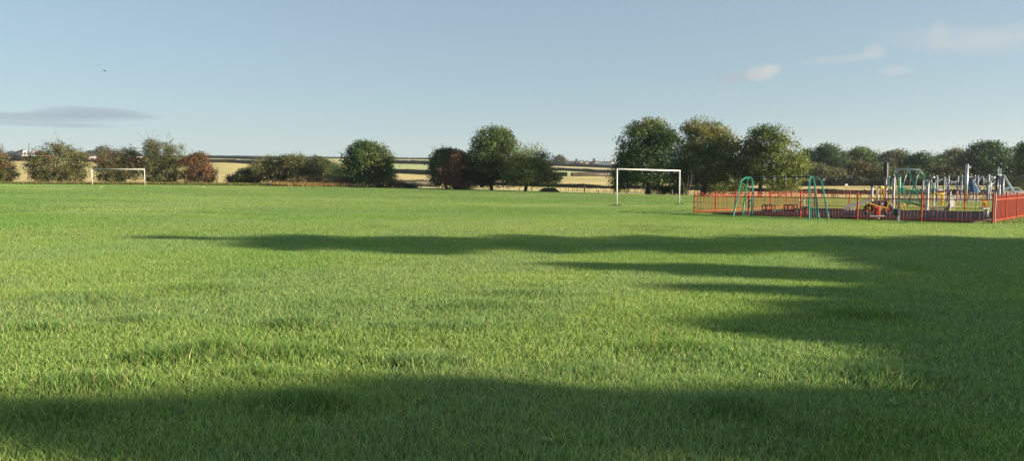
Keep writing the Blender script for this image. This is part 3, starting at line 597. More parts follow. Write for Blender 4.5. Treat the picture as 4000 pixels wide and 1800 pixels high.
# ---- wood on the right
WG = 'trees of the wood beyond the playground'
W = [  # px, d, items, n, pal, label
    (3150, 205, [(3150, 640, 30, 48, 0), (3120, 655, 26, 40, 0)], 5000, DK, 'dark tree at the left end of the wood, showing above the lime tree edge'),
    (3235, 200, [(3235, 620, 44, 46, 0), (3270, 640, 34, 44, 0), (3195, 650, 34, 46, 0), (3225, 592, 28, 22, 0)], 8000, DK, 'tall round-headed green tree near the left end of the wood'),
    (3275, 190, [(3275, 650, 30, 30, 0), (3255, 670, 28, 26, 0)], 4000, DK, 'small dark dome tree between the two tall green trees of the wood'),
    (3355, 205, [(3350, 625, 50, 42, 0), (3320, 645, 34, 34, 0), (3390, 645, 26, 34, 0), (3358, 600, 30, 18, 0)], 8000, MID, 'broad green dome tree in the wood left of the tall dark post'),
    (3395, 195, [(3398, 655, 26, 26, 0)], 2500, DK, 'small nearly black tree in the wood just left of the tall dark post'),
    (3455, 205, [(3450, 645, 38, 38, 0), (3475, 630, 30, 26, 0)], 5500, GRY, 'greyish thin tree in the wood behind the tall dark post'),
    (3520, 205, [(3505, 635, 38, 40, 0), (3535, 640, 28, 42, 0), (3495, 615, 24, 22, 0)], 6000, [((.12, .125, .06), 3), ((.15, .14, .07), 2), ((.07, .08, .035), 2)], 'pale drooping willow above the big swing beam'),
    (3615, 195, [(3610, 655, 56, 44, 0), (3585, 640, 36, 30, 0), (3650, 665, 32, 38, 0)], 8000, DK, 'broad dark green tree right of the willow above the bridge'),
    (3715, 200, [(3710, 640, 42, 40, 0), (3745, 635, 34, 42, 0), (3690, 625, 24, 22, 0), (3730, 600, 22, 16, 0)], 7000, GRY, 'grey-olive twiggy tree left of the biggest oak in the wood'),
    (3860, 180, [(3860, 630, 70, 60, 0), (3800, 650, 44, 44, 0), (3900, 620, 44, 50, 0), (3845, 585, 46, 26, 0), (3930, 670, 44, 46, 0), (3860, 690, 80, 34, 0)], 17000, DK, 'biggest dark oak in the wood right of the tallest steel pole'),
    (3965, 178, [(3955, 670, 30, 40, 0), (3945, 690, 34, 30, 0)], 4500, DK, 'lower dark oak beside the biggest oak, above the red fence'),
    (4040, 150, [(4040, 620, 44, 56, 0), (4020, 590, 26, 30, 0), (4040, 680, 50, 44, 0)], 9000, DK, 'dark tree whose twigs just enter at the right edge'),
    (3350, 182, [(3340, 680, 42, 34, 0), (3375, 675, 28, 30, 0), (3350, 655, 26, 16, 0)], 6500, [((.10, .10, .03), 2), ((.16, .12, .035), 2), ((.05, .055, .02), 2)], 'golden tinged low tree in the wood left of the tall dark post'),
    (3230, 180, [(3215, 685, 38, 30, 0), (3265, 690, 34, 24, 0)], 5000, OLV, 'low olive thicket in front of the wood right of the lime tree'),
    (3160, 185, [(3155, 680, 34, 36, 0), (3130, 660, 20, 24, 0)], 4500, OLV, 'low mixed thicket in front of the wood by the lime tree'),
    (3450, 180, [(3440, 690, 50, 30, 0), (3500, 695, 40, 24, 0)], 6000, OLV, 'low dull thicket in front of the wood behind the tall dark post'),
    (3690, 178, [(3690, 695, 40, 28, 0), (3660, 680, 24, 16, 0), (3720, 680, 30, 26, 0)], 5000, [((.09, .06, .03), 2), ((.06, .07, .025), 2)], 'low russet thicket in front of the wood behind the climbing frame'),
    (3600, 178, [(3590, 700, 50, 22, 0), (3560, 690, 30, 26, 0)], 4500, DK, 'low dark thicket in front of the wood behind the bridge'),
]
for i, (px, d, it, n, pal, lb) in enumerate(W):
    ftree('woodland_tree' if 'thicket' not in lb else 'thicket', px, d, it, int(n * 1.1), .42, pal, lb, 60 + i, trunk=.25, group=WG, bump=.26, per=16, shell=.55, limbs=4)

# ------------------------------------------------------------------ hedges
def hedge(path, h, wd, pal, label, leaf=.35, dens=9, seed=1, gaps=False, name='hedge', group='field hedges', rough=.15, body=1.0):
    """path [(px, d)...]; a lumpy trimmed body plus leaf sprays; gaps=True leaves stems showing below"""
    rg = np.random.default_rng(seed); P = [GD(px, d) for px, d in path]; pts = []
    for a, b in zip(P[:-1], P[1:]):
        L = (b - a).length; k = max(2, int(L / 1.5))
        for i in range(k): pts.append(a.lerp(b, i / k))
    pts.append(P[-1]); n = len(pts); rt = root(name, P[0], label, 'hedge', group)
    V = []; pal_c = np.array([p[0] for p in pal]); z0 = .5 if gaps else 0.0
    Fc = []
    for i, p in enumerate(pts):
        g = gz(p.x, p.y); d = (pts[min(i + 1, n - 1)] - pts[max(i - 1, 0)]); s = Vector((-d.y, d.x, 0)).normalized()
        hh = h * (1 + rough * (vnoise(i * .45, seed * 3.1, seed) - .5) * 2)
        for (o, z) in ((-.42, z0 * h), (-.5 * body, .6 * h * body), (-.3 * body, .93 * hh * body), (.3 * body, .93 * hh * body), (.5 * body, .6 * h * body), (.42, z0 * h)):
            j = rg.normal() * .05 * h; q = p + s * (o * wd + j); V.append((q.x, q.y, g - (.1 if z == 0 else 0) + z + j * .5))
    for i in range(n - 1):
        for k in range(6):
            a = i * 6 + k; b = i * 6 + (k + 1) % 6; Fc.append((a, b, b + 6, a + 6))
    V = np.array(V); col = pal_c[rg.integers(0, len(pal_c), len(V))] * .8
    tot = sum((b - a).length for a, b in zip(P[:-1], P[1:])); m = int(tot * dens)
    t = rg.random(m) * (n - 1); i0 = t.astype(int); f = (t - i0)[:, None]; PA_ = np.array([tuple(p) for p in pts]); base = PA_[i0] * (1 - f) + PA_[np.minimum(i0 + 1, n - 1)] * f
    dd = PA_[np.minimum(i0 + 1, n - 1)] - PA_[i0]; sd = np.stack([-dd[:, 1], dd[:, 0], 0 * dd[:, 0]], -1); sd /= np.linalg.norm(sd, axis=1)[:, None] + 1e-9
    hh = h * (1 + rough * (vnoise(t * .45, seed * 3.1, seed) - .5) * 2)
    c = base + sd * (rg.uniform(-.55, .55, m) * wd)[:, None]; c[:, 2] = ground(base[:, 0], base[:, 1]) + (z0 * .8 + (1 - z0 * .8) * rg.random(m) ** .6) * hh
    nr = rg.normal(size=(m, 3)); nr /= np.linalg.norm(nr, axis=1)[:, None]; tt = np.cross(nr, rg.normal(size=(m, 3))); tt /= np.linalg.norm(tt, axis=1)[:, None]; bb = np.cross(nr, tt); a = (leaf * rg.uniform(.4, 1.1, m))[:, None] * .5
    LV = np.stack([c - tt * a, c + bb * a * .7, c + tt * a, c - bb * a * .7], 1).reshape(-1, 3)
    lc = np.repeat(pal_c[rg.integers(0, len(pal_c), m)] * rg.uniform(.7, 1.4, m)[:, None], 4, 0)
    nv = len(V); npmesh('foliage', np.concatenate([V, LV]), np.concatenate([np.array(Fc), nv + np.arange(m * 4).reshape(-1, 4)]), M['leaf'], rt, cols=np.concatenate([col, lc]))
    if gaps:
        mb = MB()
        for k in range(int(tot * 1.3)):
            a_ = PA_[min(n - 1, int(rg.random() * (n - 1)))]; b0 = Vector(a_) + Vector((rg.normal() * .4, rg.normal() * .15, 0)); b0.z = gz(b0.x, b0.y) - .05
            mb.tube([b0, b0 + Vector((rg.normal() * .1, 0, h * .35)), b0 + Vector((rg.normal() * .25, rg.normal() * .1, h * .75))], [.07, .05, .035], 4)
        mb.build('stems', M['bark'], rt, kind='stuff')
    return rt
HB = [((.075, .062, .035), 1), ((.055, .055, .026), 1), ((.10, .08, .045), 1), ((.04, .042, .022), 1)]
HDK = [((.038, .036, .02), 1), ((.05, .045, .026), 1), ((.03, .03, .018), 1)]
hedge([(1330, 140), (1480, 152), (1700, 163)], 1.5, 1.6, HB, 'brownish trimmed hedge behind the flat rail and bramble bank', seed=1)
hedge([(1820, 163), (2000, 158), (2300, 150), (2480, 145), (2640, 138)], 1.45, 1.5, HDK + HB[:1], 'long hedge with bare stems showing, between the ramps and the near goal', seed=2, gaps=True)
hedge([(2640, 138), (2900, 120), (3120, 114)], 1.45, 1.5, HDK + HB[:1], 'hedge glimpsed beneath the tall trees behind the fence corner', seed=16, gaps=True)
hedge([(3120, 114), (3400, 111), (3700, 108), (3900, 105), (4100, 103)], 1.35, 1.5, HDK + [((.13, .08, .05), 1), ((.09, .05, .03), 1)], 'reddish brown stemmed hedge behind the playground', seed=3, gaps=True, dens=11)
hedge([(700, 400), (900, 398), (1250, 366), (1345, 355)], 1.9, 2.2, HB, 'lower of the two thin hedges crossing the stubble left of the round tree', leaf=.7, dens=4, seed=4)
hedge([(1530, 338), (1700, 326), (1800, 318)], 2.3, 2.5, HDK, 'dark hedge between stubble and green pasture left of the ramp trees', leaf=.7, dens=5, seed=5)
hedge([(2080, 296), (2213, 290)], 1.5, 2.0, HB, 'short hedge stub left of the gateway gap', leaf=.6, dens=7, seed=6)
hedge([(2233, 289), (2330, 292), (2440, 300), (2600, 300)], 1.65, 2.2, [((.12, .085, .06), 1), ((.09, .065, .045), 1), ((.14, .10, .07), 1)], 'pinkish brown hedge right of the gateway gap', leaf=.6, dens=7, seed=7)
hedge([(1450, 505), (1720, 470), (1900, 455)], 2.4, 2.5, HDK, 'upper dark hedge over the green pasture left of the ramp trees', leaf=.8, dens=4, seed=8)
hedge([(2140, 433), (2300, 421), (2600, 401)], 1.7, 2.4, HDK, 'thin dark hedge just above the pinkish brown hedge', leaf=.8, dens=4, seed=9)
hedge([(2120, 625), (2300, 600), (2560, 565)], 2.6, 3, HDK, 'dark hedge below the farm buildings', leaf=.9, dens=3, seed=10)
hedge([(700, 690), (820, 700), (960, 640), (1090, 560)], 2.6, 3, HDK, 'dark hedge slanting down from the skyline behind the willow scrub', leaf=.9, dens=3, seed=11)
hedge([(500, 1000), (900, 1000), (1300, 980), (1650, 950), (2000, 900), (2140, 820)], 2.2, 4, HB, 'low hedge along the skyline', leaf=1.2, dens=2, seed=12)
hedge([(30, 402), (70, 404), (76, 392), (125, 394), (170, 392)], 3.2, 2.5, HDK, 'tall dark garden hedge below the hip-roofed bungalow', leaf=.7, dens=12, seed=13, group='garden hedges', rough=.3)
hedge([(330, 392), (395, 392)], 1.5, 2, [((.12, .09, .05), 1), ((.08, .07, .04), 1)], 'scrubby brown garden hedge below the white gazebo', leaf=.6, dens=12, seed=14, group='garden hedges', rough=.3)
hedge([(3100, 172), (3400, 170), (3700, 166), (4100, 160)], 2.0, 4, [((.03, .038, .018), 1), ((.045, .05, .024), 1), ((.07, .075, .035), 1)], 'long dark hedge along the foot of the wood', leaf=.9, dens=60, seed=15, rough=.5, body=.55)
hedge([(3925, 128), (4000, 126), (4120, 124)], 2.6, 3, [((.12, .13, .05), 1), ((.09, .10, .04), 1)], 'olive green hedge behind the silver car', leaf=.35, dens=30, seed=17, rough=.2)

# ------------------------------------------------------------------ bow-top fences
def fence(a, b, nb, label, spacing=.13, H=1.05, posts=None, end=True, bar=.008):
    a = Vector(a); b = Vector(b); rt = root('bow_top_fence', onlawn(a), label, 'fence', 'red bow-top fence round the playground')
    ts = posts or [i / nb for i in range(nb + 1)]; d = (b - a); u = d.normalized(); L = d.length
    for i, t in enumerate(ts):
        if not end and t == 1: continue
        p = onlawn(a.lerp(b, t)); mb = MB().box(p - Vector((0, 0, .1)), .052, .052, H + .16, math.atan2(u.y, u.x)); mb.ball(p + Vector((0, 0, H + .06)), (.035, .035, .02), 6, 4); mb.build('post', M['red'], rt)
    for t0, t1 in zip(ts[:-1], ts[1:]):
        mb = MB(); s0 = t0 * L + .07; s1 = t1 * L - .07; k = max(2, int(round((s1 - s0) / spacing))); k -= k % 2; k = max(k, 2)
        P = [onlawn(a + u * (s0 + (s1 - s0) * (i + .5) / k)) for i in range(k)]
        q0, q1 = onlawn(a + u * (s0 - .04)), onlawn(a + u * (s1 + .04))
        for z in (.12, H - .17): mb.beam(q0 + Vector((0, 0, z)), q1 + Vector((0, 0, z)), .03, .035)
        for i in range(0, k, 2):
            A, B_ = P[i], P[i + 1]; c = (A + B_) / 2; r = (B_ - A).length / 2; dv = (B_ - A).normalized(); top = H - r
            pts = [A + Vector((0, 0, .05)), A + Vector((0, 0, top))]
            for q in range(1, 6):
                t = math.pi * q / 6; pts.append(c - dv * r * math.cos(t) + Vector((0, 0, top + r * math.sin(t))))
            pts += [B_ + Vector((0, 0, top)), B_ + Vector((0, 0, .05))]
            mb.tube(pts, bar, 5)
        mb.build('railing_panel', M['red'], rt)
    return rt
def tat(px, a, b):
    """fraction of the way along a-b seen at picture column px"""
    k = (px - CX) / F; dx, dy = b[0] - a[0], b[1] - a[1]; return (k * a[1] - a[0]) / (dx - k * dy)
fence(FL, FRc, 6, 'near side of the red bow-top fence, from the corner by the goal to the path', posts=[0] + [tat(p, FL, FRc) for p in (2926, 3128, 3351, 3601)] + [1], bar=.0058)
fence(FL, BL, 7, 'left side of the red bow-top fence behind the toddler swings', spacing=.13, bar=.012)
fence(FRc + e2 * .12, FRc + e2 * 15, 7, 'right side of the red bow-top fence beside the path', spacing=.11, bar=.013)
fence(BL + e1 * .1, BRc, 6, 'back side of the red bow-top fence beyond the slide and bridge', spacing=.13)
g = onlawn(FRc + Vector((.09, .03)))
rt = root('gate_post', g, 'pale grey steel gate post at the near right fence corner', 'post'); MB().box(g - Vector((0, 0, .1)), .06, .06, 1.27, .8).build('shaft', M['galv'], rt); MB().box(g + Vector((0, 0, 1.17)), .07, .07, .02, .8).build('cap', M['black'], rt)
tufts('verge_grass', [(p.x, p.y, .5, 1) for p in [onlawn(FRc + e2 * t + n2 * .4) for t in np.arange(.2, 12, .5)]], 500, .14, .012, [(.14, .18, .04), (.22, .24, .06), (.09, .13, .03)], 'long sunlit grass verge between red fence and path', mat='grass')

# ------------------------------------------------------------------ goals
def goal(a, b, H, label):
    rt = root('football_goal', (a + b) / 2, label, 'goal', 'white football goals')
    u = (b - a); u.z = 0; u = u.normalized()
    for p in (a, b):
        mb = MB().tube([p - Vector((0, 0, .1)), p + Vector((0, 0, H))], .048, 10); mb.build('post', M['white'], rt, smooth=True)
    ta, tb = a + Vector((0, 0, H)), b + Vector((0, 0, H))
    cb = MB().tube([ta - u * .05, tb + u * .05], .05, 10).build('crossbar', M['white'], rt, smooth=True)
    for t in (.17, .37, .53, .77, .9):
        p = ta.lerp(tb, t) - Vector((0, 0, .06)); MB().tube([p, p - Vector((0, 0, .05)), p - Vector((-.04, 0, .07))], .015, 4).build('net_hook', M['galv'], cb)
    return rt
a = GD(2409, 49.3); b = GD(2653, 54.2); goal(a, b, 2.44, 'white goal frame without net, standing in front of the tall dark tree')
tufts('goal_post_tufts', [(a.x, a.y, .35, 1), (b.x, b.y, .35, 1), (a.x - .3, a.y, .3, .8)], 1400, .13, .012, [(.03, .09, .012), (.05, .12, .02)], 'dark uncut grass round the near goal posts', mat='grass')
a = GD(361, 105); b = GD(566, 105); goal(a, b, 2.2, 'small distant white goal frame in front of the russet hawthorn')

# ------------------------------------------------------------------ toddler swings
def G3(px, row): return GP(px, row)
apL = at(2932, 694, 37.6); apR = at(3172, 690, 35.2)
rt = root('toddler_swing_frame', (G3(2932, 847) + G3(3172, 858)) / 2, 'green bent-tube toddler swing frame with black top beam, inside the red fence', 'swing frame')
def leg(ap, foot, knee, nm='leg'):
    pts = [ap, ap.lerp(knee, .5) + Vector((0, 0, .06)), knee, knee.lerp(foot, .5), foot - Vector((0, 0, .05))]
    return MB().tube(pts, .038, 8).build(nm, M['green'], rt, smooth=True)
fLa, fLb, fLc = G3(2862, 851), G3(2899, 843), G3(2937, 851); fRa, fRb, fRc_ = G3(3160, 859), G3(3199, 857), G3(3237, 860)
def kn(px, row, foot, ap): return at(px, row, foot.y * .25 + ap.y * .75)
kLb = kn(2921, 704, fLb, apL); kLc = kn(2940, 712, fLc, apL)
leg(apL, fLa, kn(2897, 703, fLa, apL)); leg(apL, fLb, kLb); leg(apL, fLc, kLc)
kRa = kn(3162, 702, fRa, apR); kRb = kn(3180, 706, fRb, apR)
leg(apR, fRa, kRa); leg(apR, fRb, kRb); leg(apR, fRc_, kn(3209, 708, fRc_, apR))
MB().tube([apL, apR], .035, 8).build('top_beam', M['black'], rt, smooth=True)
for (f0, f1, k0, k1) in ((fLb, fLc, kLb, kLc), (fRa, fRb, kRa, kRb)):
    mb = MB(); l0 = f0.lerp(k0, .40); l1 = f1.lerp(k1, .40); pk = (f0.lerp(k0, .54) + f1.lerp(k1, .54)) / 2
    mb.tube([l0, pk, l1], .02, 6)
    for t in (.25, .5, .75):
        tp = l0.lerp(pk, t * 2) if t <= .5 else pk.lerp(l1, t * 2 - 1); mb.tube([tp, f0.lerp(f1, t) + Vector((0, 0, .02))], .012, 5)
    mb.build('side_guard', M['green'], rt)
def bucket(pl, pr, rowt, rowb, label, leanr=0):
    ta = tat(pl - 2, apL, apR); tb = tat(pr + 2, apL, apR); hA, hB = apL.lerp(apR, ta), apL.lerp(apR, tb)
    sA, sB = at(pl, rowt, hA.y), at(pr, rowt, hB.y)
    r = root('baby_swing_seat', (sA + sB) / 2, label, 'swing seat', 'cradle swing seats')
    for h_, s_ in ((hA, sA), (hB, sB)):
        MB().box(h_ - Vector((0, 0, .12)), .09, .07, .16).build('hanger', M['galv'], r)
        mb = MB(); n = 26
        for i in range(n):
            p0 = h_.lerp(s_, i / n) - Vector((0, 0, .05 * (1 - i / n))); p1 = h_.lerp(s_, (i + .8) / n) - Vector((0, 0, .05 * (1 - i / n)))
            mb.beam(p0, p1, .018 if i % 2 else .006, .006 if i % 2 else .018)
        mb.build('chain', M['grey'], r)
    H = at(pl, rowb, hA.y) - sA; H = Vector((0, 0, H.z)); n3 = (sB - sA).cross(Vector((0, 0, 1))).normalized() * .14
    mb = MB()
    for s_ in (-1, 1):
        mb.tube([sA + n3 * s_, sB + n3 * s_], .03, 6); mb.tube([sA + n3 * s_ + H, sB + n3 * s_ + H], .03, 6)
    for q in (sA, sB):
        mb.tube([q + n3, q + n3 + H], .03, 5); mb.tube([q - n3, q - n3 + H], .03, 5); mb.tube([q + n3, q - n3], .018, 5)
    mb.build('cage', M['black'], r)
    md = (sA + sB) / 2; MB().box(md + H - Vector((0, 0, .05)), (sB - sA).length + .06, .30, .06, math.atan2((sB - sA).y, (sB - sA).x)).build('seat', M['rubbert'], r)
    mb = MB()
    for t in (.36, .64): p = sA.lerp(sB, t) + H * .25; mb.ball(p + H * .35, (.035, .05, .13), 8, 5)
    mb.build('leg_divider', M['red'], r)
bucket(2985, 3021, 801, 821, 'black cradle swing seat on chains nearer the left swing legs')
bucket(3070, 3108, 801, 821, 'black cradle swing seat on chains nearer the right swing legs')

# ------------------------------------------------------------------ spring riders
def spring(c, h, r, turns=5, rr=.018):
    pts = [Vector(c) + Vector((r * math.cos(t), r * math.sin(t), h * t / (2 * math.pi * turns))) for t in np.linspace(0, 2 * math.pi * turns, turns * 9)]
    return MB().tube(pts, rr, 5)
SPG = 'spring riders inside the red fence'
g = G3(3147, 840); rt = root('spring_rider', g, 'dark green backed spring seat on a red coil beside the right swing legs', 'spring rider', SPG)
spring(g, .36, .10).build('spring', M['red'], rt)
MB().box(g + Vector((0, 0, .36)), .46, .34, .06, .2).build('seat', M['black'], rt)
mb = MB(); 
for s in (-1, 1): mb.tube([g + Vector((.2 * s, .15, .4)), g + Vector((.24 * s, .2, .75))], .015, 5)
mb.tube([g + Vector((-.26, .2, .75)), g + Vector((.26, .2, .75))], .016, 5); mb.tube([g + Vector((0, .15, .4)), g + Vector((0, .2, .75))], .014, 5)
mb.build('backrest', M['green'], rt)
g = G3(3424, 860); rt = root('spring_rider', g, 'short red spring drum with grey foot bars close behind the front fence', 'spring rider', SPG)
spring(g + Vector((0, 0, .18)), .32, .12, 5, .03).build('spring', M['red'], rt)
mb = MB().box(g + Vector((0, 0, .14)), .62, .16, .035, .1); 
for s in (-.12, 0, .12): mb.tube([g + Vector((s, 0, 0)), g + Vector((s * .3, 0, .16))], .015, 5)
mb.build('base_plate', M['galv'], rt); MB().box(g + Vector((0, 0, .5)), .30, .22, .05, .1).build('seat', M['red'], rt)
g = G3(3852, 852); rt = root('spring_rider', g, 'orange seahorse-shaped spring rider on a pale coil near the gate corner', 'spring rider', SPG)
spring(g, .38, .085, 5, .022).build('spring', M['galv'], rt)
MB().box(g + Vector((-.1, 0, .38)), .34, .26, .06, .2).build('seat', M['panelw'], rt)
b0 = g + Vector((-.09, 0, .44)); prof_ = [(-.07, 0), (.06, 0), (.09, .10), (.05, .17), (.09, .24), (.06, .34), (-.02, .38), (-.05, .33), (-.11, .29), (-.05, .25), (-.06, .15), (-.1, .08)]
MB().prism([b0 + Vector((x, -.03, z)) for x, z in prof_], (0, .06, 0)).build('body', M['orange'], rt)
mb = MB().tube([b0 + Vector((-.03, -.14, .16)), b0 + Vector((-.03, .14, .16))], .012, 5); mb.build('handle', M['black'], rt)
for s in (-.14, .12): MB().box(g + Vector((s, 0, -.01)), .1, .1, .04).build('foot', M['galv'], rt)
g = G3(3507, 866); rt = root('stepping_pod', g, 'squat black cup on a short cream post behind the front fence', 'stepping pod')
MB().tube([g, g + Vector((0, 0, .24))], .045, 8).build('post', M['panelw'], rt); MB().tube([g + Vector((-.06, 0, .23)), g + Vector((-.06, 0, .27)), g + Vector((-.06, 0, .50))], [.06, .14, .13], 10).build('cup', M['black'], rt)
# motorbike shaped rider
g = G3(3425, 842); D = g.y; rt = root('motorbike_rider', g, 'yellow framed motorbike-shaped rocker with two big black wheels in front of the slide', 'rocker')
def PT(px, row, dy=0): return at(px, row, D + dy)
for wx in (3393, 3468):
    c = PT(wx, 818); c.z = max(c.z, g.z + .2); mb = MB(); pts = [c + Vector((.19 * math.cos(t), 0, .19 * math.sin(t))) for t in np.linspace(0, 2 * math.pi, 17)]; mb.tube(pts, .075, 6); wh = mb.build('wheel', M['rubbert'], rt, smooth=True)
    mb = MB().tube([c + Vector((0, -.03, 0)), c + Vector((0, .03, 0))], .09, 12); mb.build('rim', M['red'], wh)
MB().prism([PT(x, r_, -.12) for x, r_ in ((3405, 806), (3412, 788), (3430, 782), (3464, 783), (3470, 800), (3460, 812), (3425, 808))], (0, .24, 0)).build('body', M['black'], rt)
mb = MB().tube([PT(3398, 796, -.15), PT(3425, 803, -.15), PT(3465, 813, -.15)], .028, 6); mb.tube([PT(3470, 795, -.15), PT(3478, 780, -.15), PT(3480, 770, -.15)], .028, 6); mb.tube([PT(3464, 812, -.15), PT(3470, 795, -.15)], .026, 6)
mb.tube([PT(3396, 818, -.1), PT(3402, 795, -.1), PT(3398, 780, -.1), PT(3412, 770, -.1)], .028, 6); mb.build('frame', M['yellow'], rt)
MB().tube([PT(3405, 775, -.2), PT(3412, 770, 0), PT(3408, 774, .2)], .02, 5).build('handlebar', M['red'], rt)
MB().ball(PT(3444, 797, -.16), .06).build('lamp', M['panelw'], rt)

# ------------------------------------------------------------------ multi-play unit: slide, decks, bridge
D = 40.5; base = GD(3560, D); rt = root('multiplay_unit', base, 'white-posted play unit with grey slide, yellow rails and green sloping bridge', 'play unit')
def Q(px, row, dy=0): return at(px, row, D + dy)
def ppost(px, rt_, rb, w, dy=0, mat='panelw', cap=True):
    t = Q(px, rt_, dy); g = Vector((t.x, t.y, gz(t.x, t.y))); 
    if rb: g = Q(px, rb, dy)
    mb = MB().box(g, w * .7, w * .7, (t - g).z, .75); o = mb.build('post', M[mat], rt)
    if cap: MB().tube([t - Vector((0, 0, .01)), t + Vector((0, 0, .05))], w * .62, 8).build('cap', M['black'], o)
W1 = .14
for px, r_, w in ((3407, 729, .15), (3431, 733, .10), (3492, 692, .17), (3516, 692, .11), (3624, 714, .20), (3650, 714, .12)): ppost(px, r_, None, w, 0 if px in (3407, 3492, 3624) else .9)
ppost(3711, 748, None, .15); ppost(3728, 760, None, .11, .8)
# slide
mb = MB(); prof_ = [(3406, 783), (3390, 788), (3365, 800), (3340, 806), (3315, 810), (3302, 817), (3296, 828)]
L_ = [Q(p, r_, -.25) for p, r_ in prof_]; R_ = [Q(p, r_, .25) for p, r_ in prof_]
for i in range(len(L_) - 1):
    mb.quad(L_[i], R_[i], R_[i + 1], L_[i + 1]); 
    for S in (L_, R_):
        mb.quad(S[i], S[i + 1], S[i + 1] + Vector((0, 0, .16)), S[i] + Vector((0, 0, .16)))
        mb.tube([S[i] + Vector((0, 0, .16)), S[i + 1] + Vector((0, 0, .16))], .02, 5)
    mb.quad(L_[i] - Vector((0, 0, .03)), L_[i + 1] - Vector((0, 0, .03)), R_[i + 1] - Vector((0, 0, .03)), R_[i] - Vector((0, 0, .03)))
mb.build('slide_chute', M['grey'], rt)
for px in (3310, 3324, 3336):
    t = Q(px, 812); MB().box(Vector((t.x, t.y, gz(t.x, t.y))), .1, .1, max(.15, t.z - gz(t.x, t.y)), 0).build('slide_leg', M['panelw'], rt)
# decks and rails
def deck(p0, p1, row, mat='grey', th=.09, dep=.9):
    a_, b_ = Q(p0, row), Q(p1, row); MB().prism([a_, b_, b_ + Vector((0, dep, 0)), a_ + Vector((0, dep, 0))], (0, 0, th)).build('deck', M[mat], rt)
deck(3405, 3434, 788); deck(3440, 3554, 824, 'yellow', .06, .7); deck(3490, 3518, 786); deck(3640, 3715, 814, 'grey', .06, .8); deck(3640, 3716, 824, 'grey', .05, .8); deck(3714, 3730, 822, 'yellow', .1, .6)
def rail(pts, r=.022, mat='yellow', dy=0, nm='rail'):
    MB().tube([Q(p, r_, dy) for p, r_ in pts], r, 6).build(nm, M[mat], rt, smooth=True)
rail([(3410, 733), (3418, 728), (3424, 733), (3424, 785)], .03); rail([(3436, 730), (3451, 731), (3452, 740), (3453, 780)], .035, dy=.4); rail([(3441, 732), (3441, 782)], .025, dy=.4)
rail([(3453, 731), (3470, 733), (3488, 736)], .02, dy=.4)
rail([(3432, 732), (3450, 731)], .06, dy=.4)
for s in (3476, 3528):
    rail([(s - 6, 797), (s - 5, 812), (s - 1, 822)], .022, dy=-.05); rail([(s - 6, 797), (s + 6, 797), (s + 9, 806), (s + 7, 821)], .022, dy=-.05)
rail([(3500, 700), (3500, 790)], .02, dy=.5); rail([(3504, 740), (3505, 815)], .014, 'orange', .5)
rail([(3508, 690), (3512, 697), (3509, 710), (3512, 785)], .03, 'green', .5); rail([(3514, 692), (3511, 700), (3515, 785)], .03, 'green', .7)
rail([(3642, 713), (3640, 716), (3642, 745), (3644, 790)], .02, 'green', .4); rail([(3632, 716), (3640, 712), (3645, 716), (3646, 785)], .026, 'green', .6)
for r_ in (757,): rail([(3632, 758), (3660, 756), (3708, 756)], .025)
rail([(3632, 812), (3700, 808), (3708, 806)], .02)
for p in (3637, 3645, 3705): rail([(p, 757), (p, 812)], .015)
for p in (3668, 3678): rail([(p, 760), (p + 1, 800)], .018, dy=.5)
MB().prism([Q(p, r_, .45) for p, r_ in ((3679, 802), (3686, 802), (3689, 757), (3681, 756))], (0, .12, 0)).build('steering_column', M['yellow'], rt)
MB().prism([Q(p, r_, .2) for p, r_ in ((3664, 742), (3668, 737), (3682, 736), (3686, 742), (3684, 745), (3665, 745))], (0, .4, 0)).build('play_roof', M['panelw'], rt)
MB().box(Q(3675, 747, .4), .34, .4, .04).build('roof_trim', M['red'], rt)
MB().tube([Q(3675, 747, .4), Q(3674, 757, .4)], .03, 6).build('neck', M['yellow'], rt)
pn = MB().prism([Q(p, r_, .4) for p, r_ in ((3716, 768), (3720, 764), (3729, 766), (3731, 780), (3727, 800), (3729, 818), (3718, 820), (3715, 800))], (0, .04, 0)).build('play_panel', M['white'], rt)
for p, r_ in ((3719, 769), (3727, 768), (3720, 812), (3725, 810)): MB().tube([Q(p, r_, .39), Q(p, r_, .37)], .035, 8).build('dial', M['grey'], pn)
MB().box(Q(3706, 812, -.02), .07, .1, .16).build('grip', M['black'], rt)
MB().box(Q(3706, 762, -.02), .06, .1, .14).build('grip', M['black'], rt)
mb = MB(); 
for p, r_, h_ in ((3616, 713, .10), (3622, 711, .16), (3628, 713, .12)): mb.tube([Q(p, r_, .3), Q(p, r_, .3) + Vector((0, 0, h_))], .035, 6)
mb.build('finial', M['galv'], rt)
# bridge: two sides
for dy in (0, .8):
    mb = MB(); tp = [Q(p, r_, dy) for p, r_ in ((3502, 735), (3530, 737), (3560, 742), (3590, 748), (3618, 756))]; bt = [Q(p, r_, dy) for p, r_ in ((3502, 785), (3530, 786), (3560, 790), (3590, 797), (3618, 806))]
    mb.tube(tp, .035, 6); mb.tube(bt, .03, 6)
    for i in range(22):
        t = (i + .5) / 22 * 4; k = int(t); f = t - k; mb.tube([tp[k].lerp(tp[k + 1], f), bt[k].lerp(bt[k + 1], f)], .011, 4)
    mb.build('bridge_side', M['green'], rt)
mb = MB(); bt0 = [Q(p, r_, .03) for p, r_ in ((3502, 787), (3530, 788), (3560, 792), (3590, 799), (3618, 808))]
for i in range(4): mb.prism([bt0[i], bt0[i + 1], bt0[i + 1] + Vector((0, .74, 0)), bt0[i] + Vector((0, .74, 0))], (0, 0, .05))
mb.build('bridge_deck', M['grey'], rt)

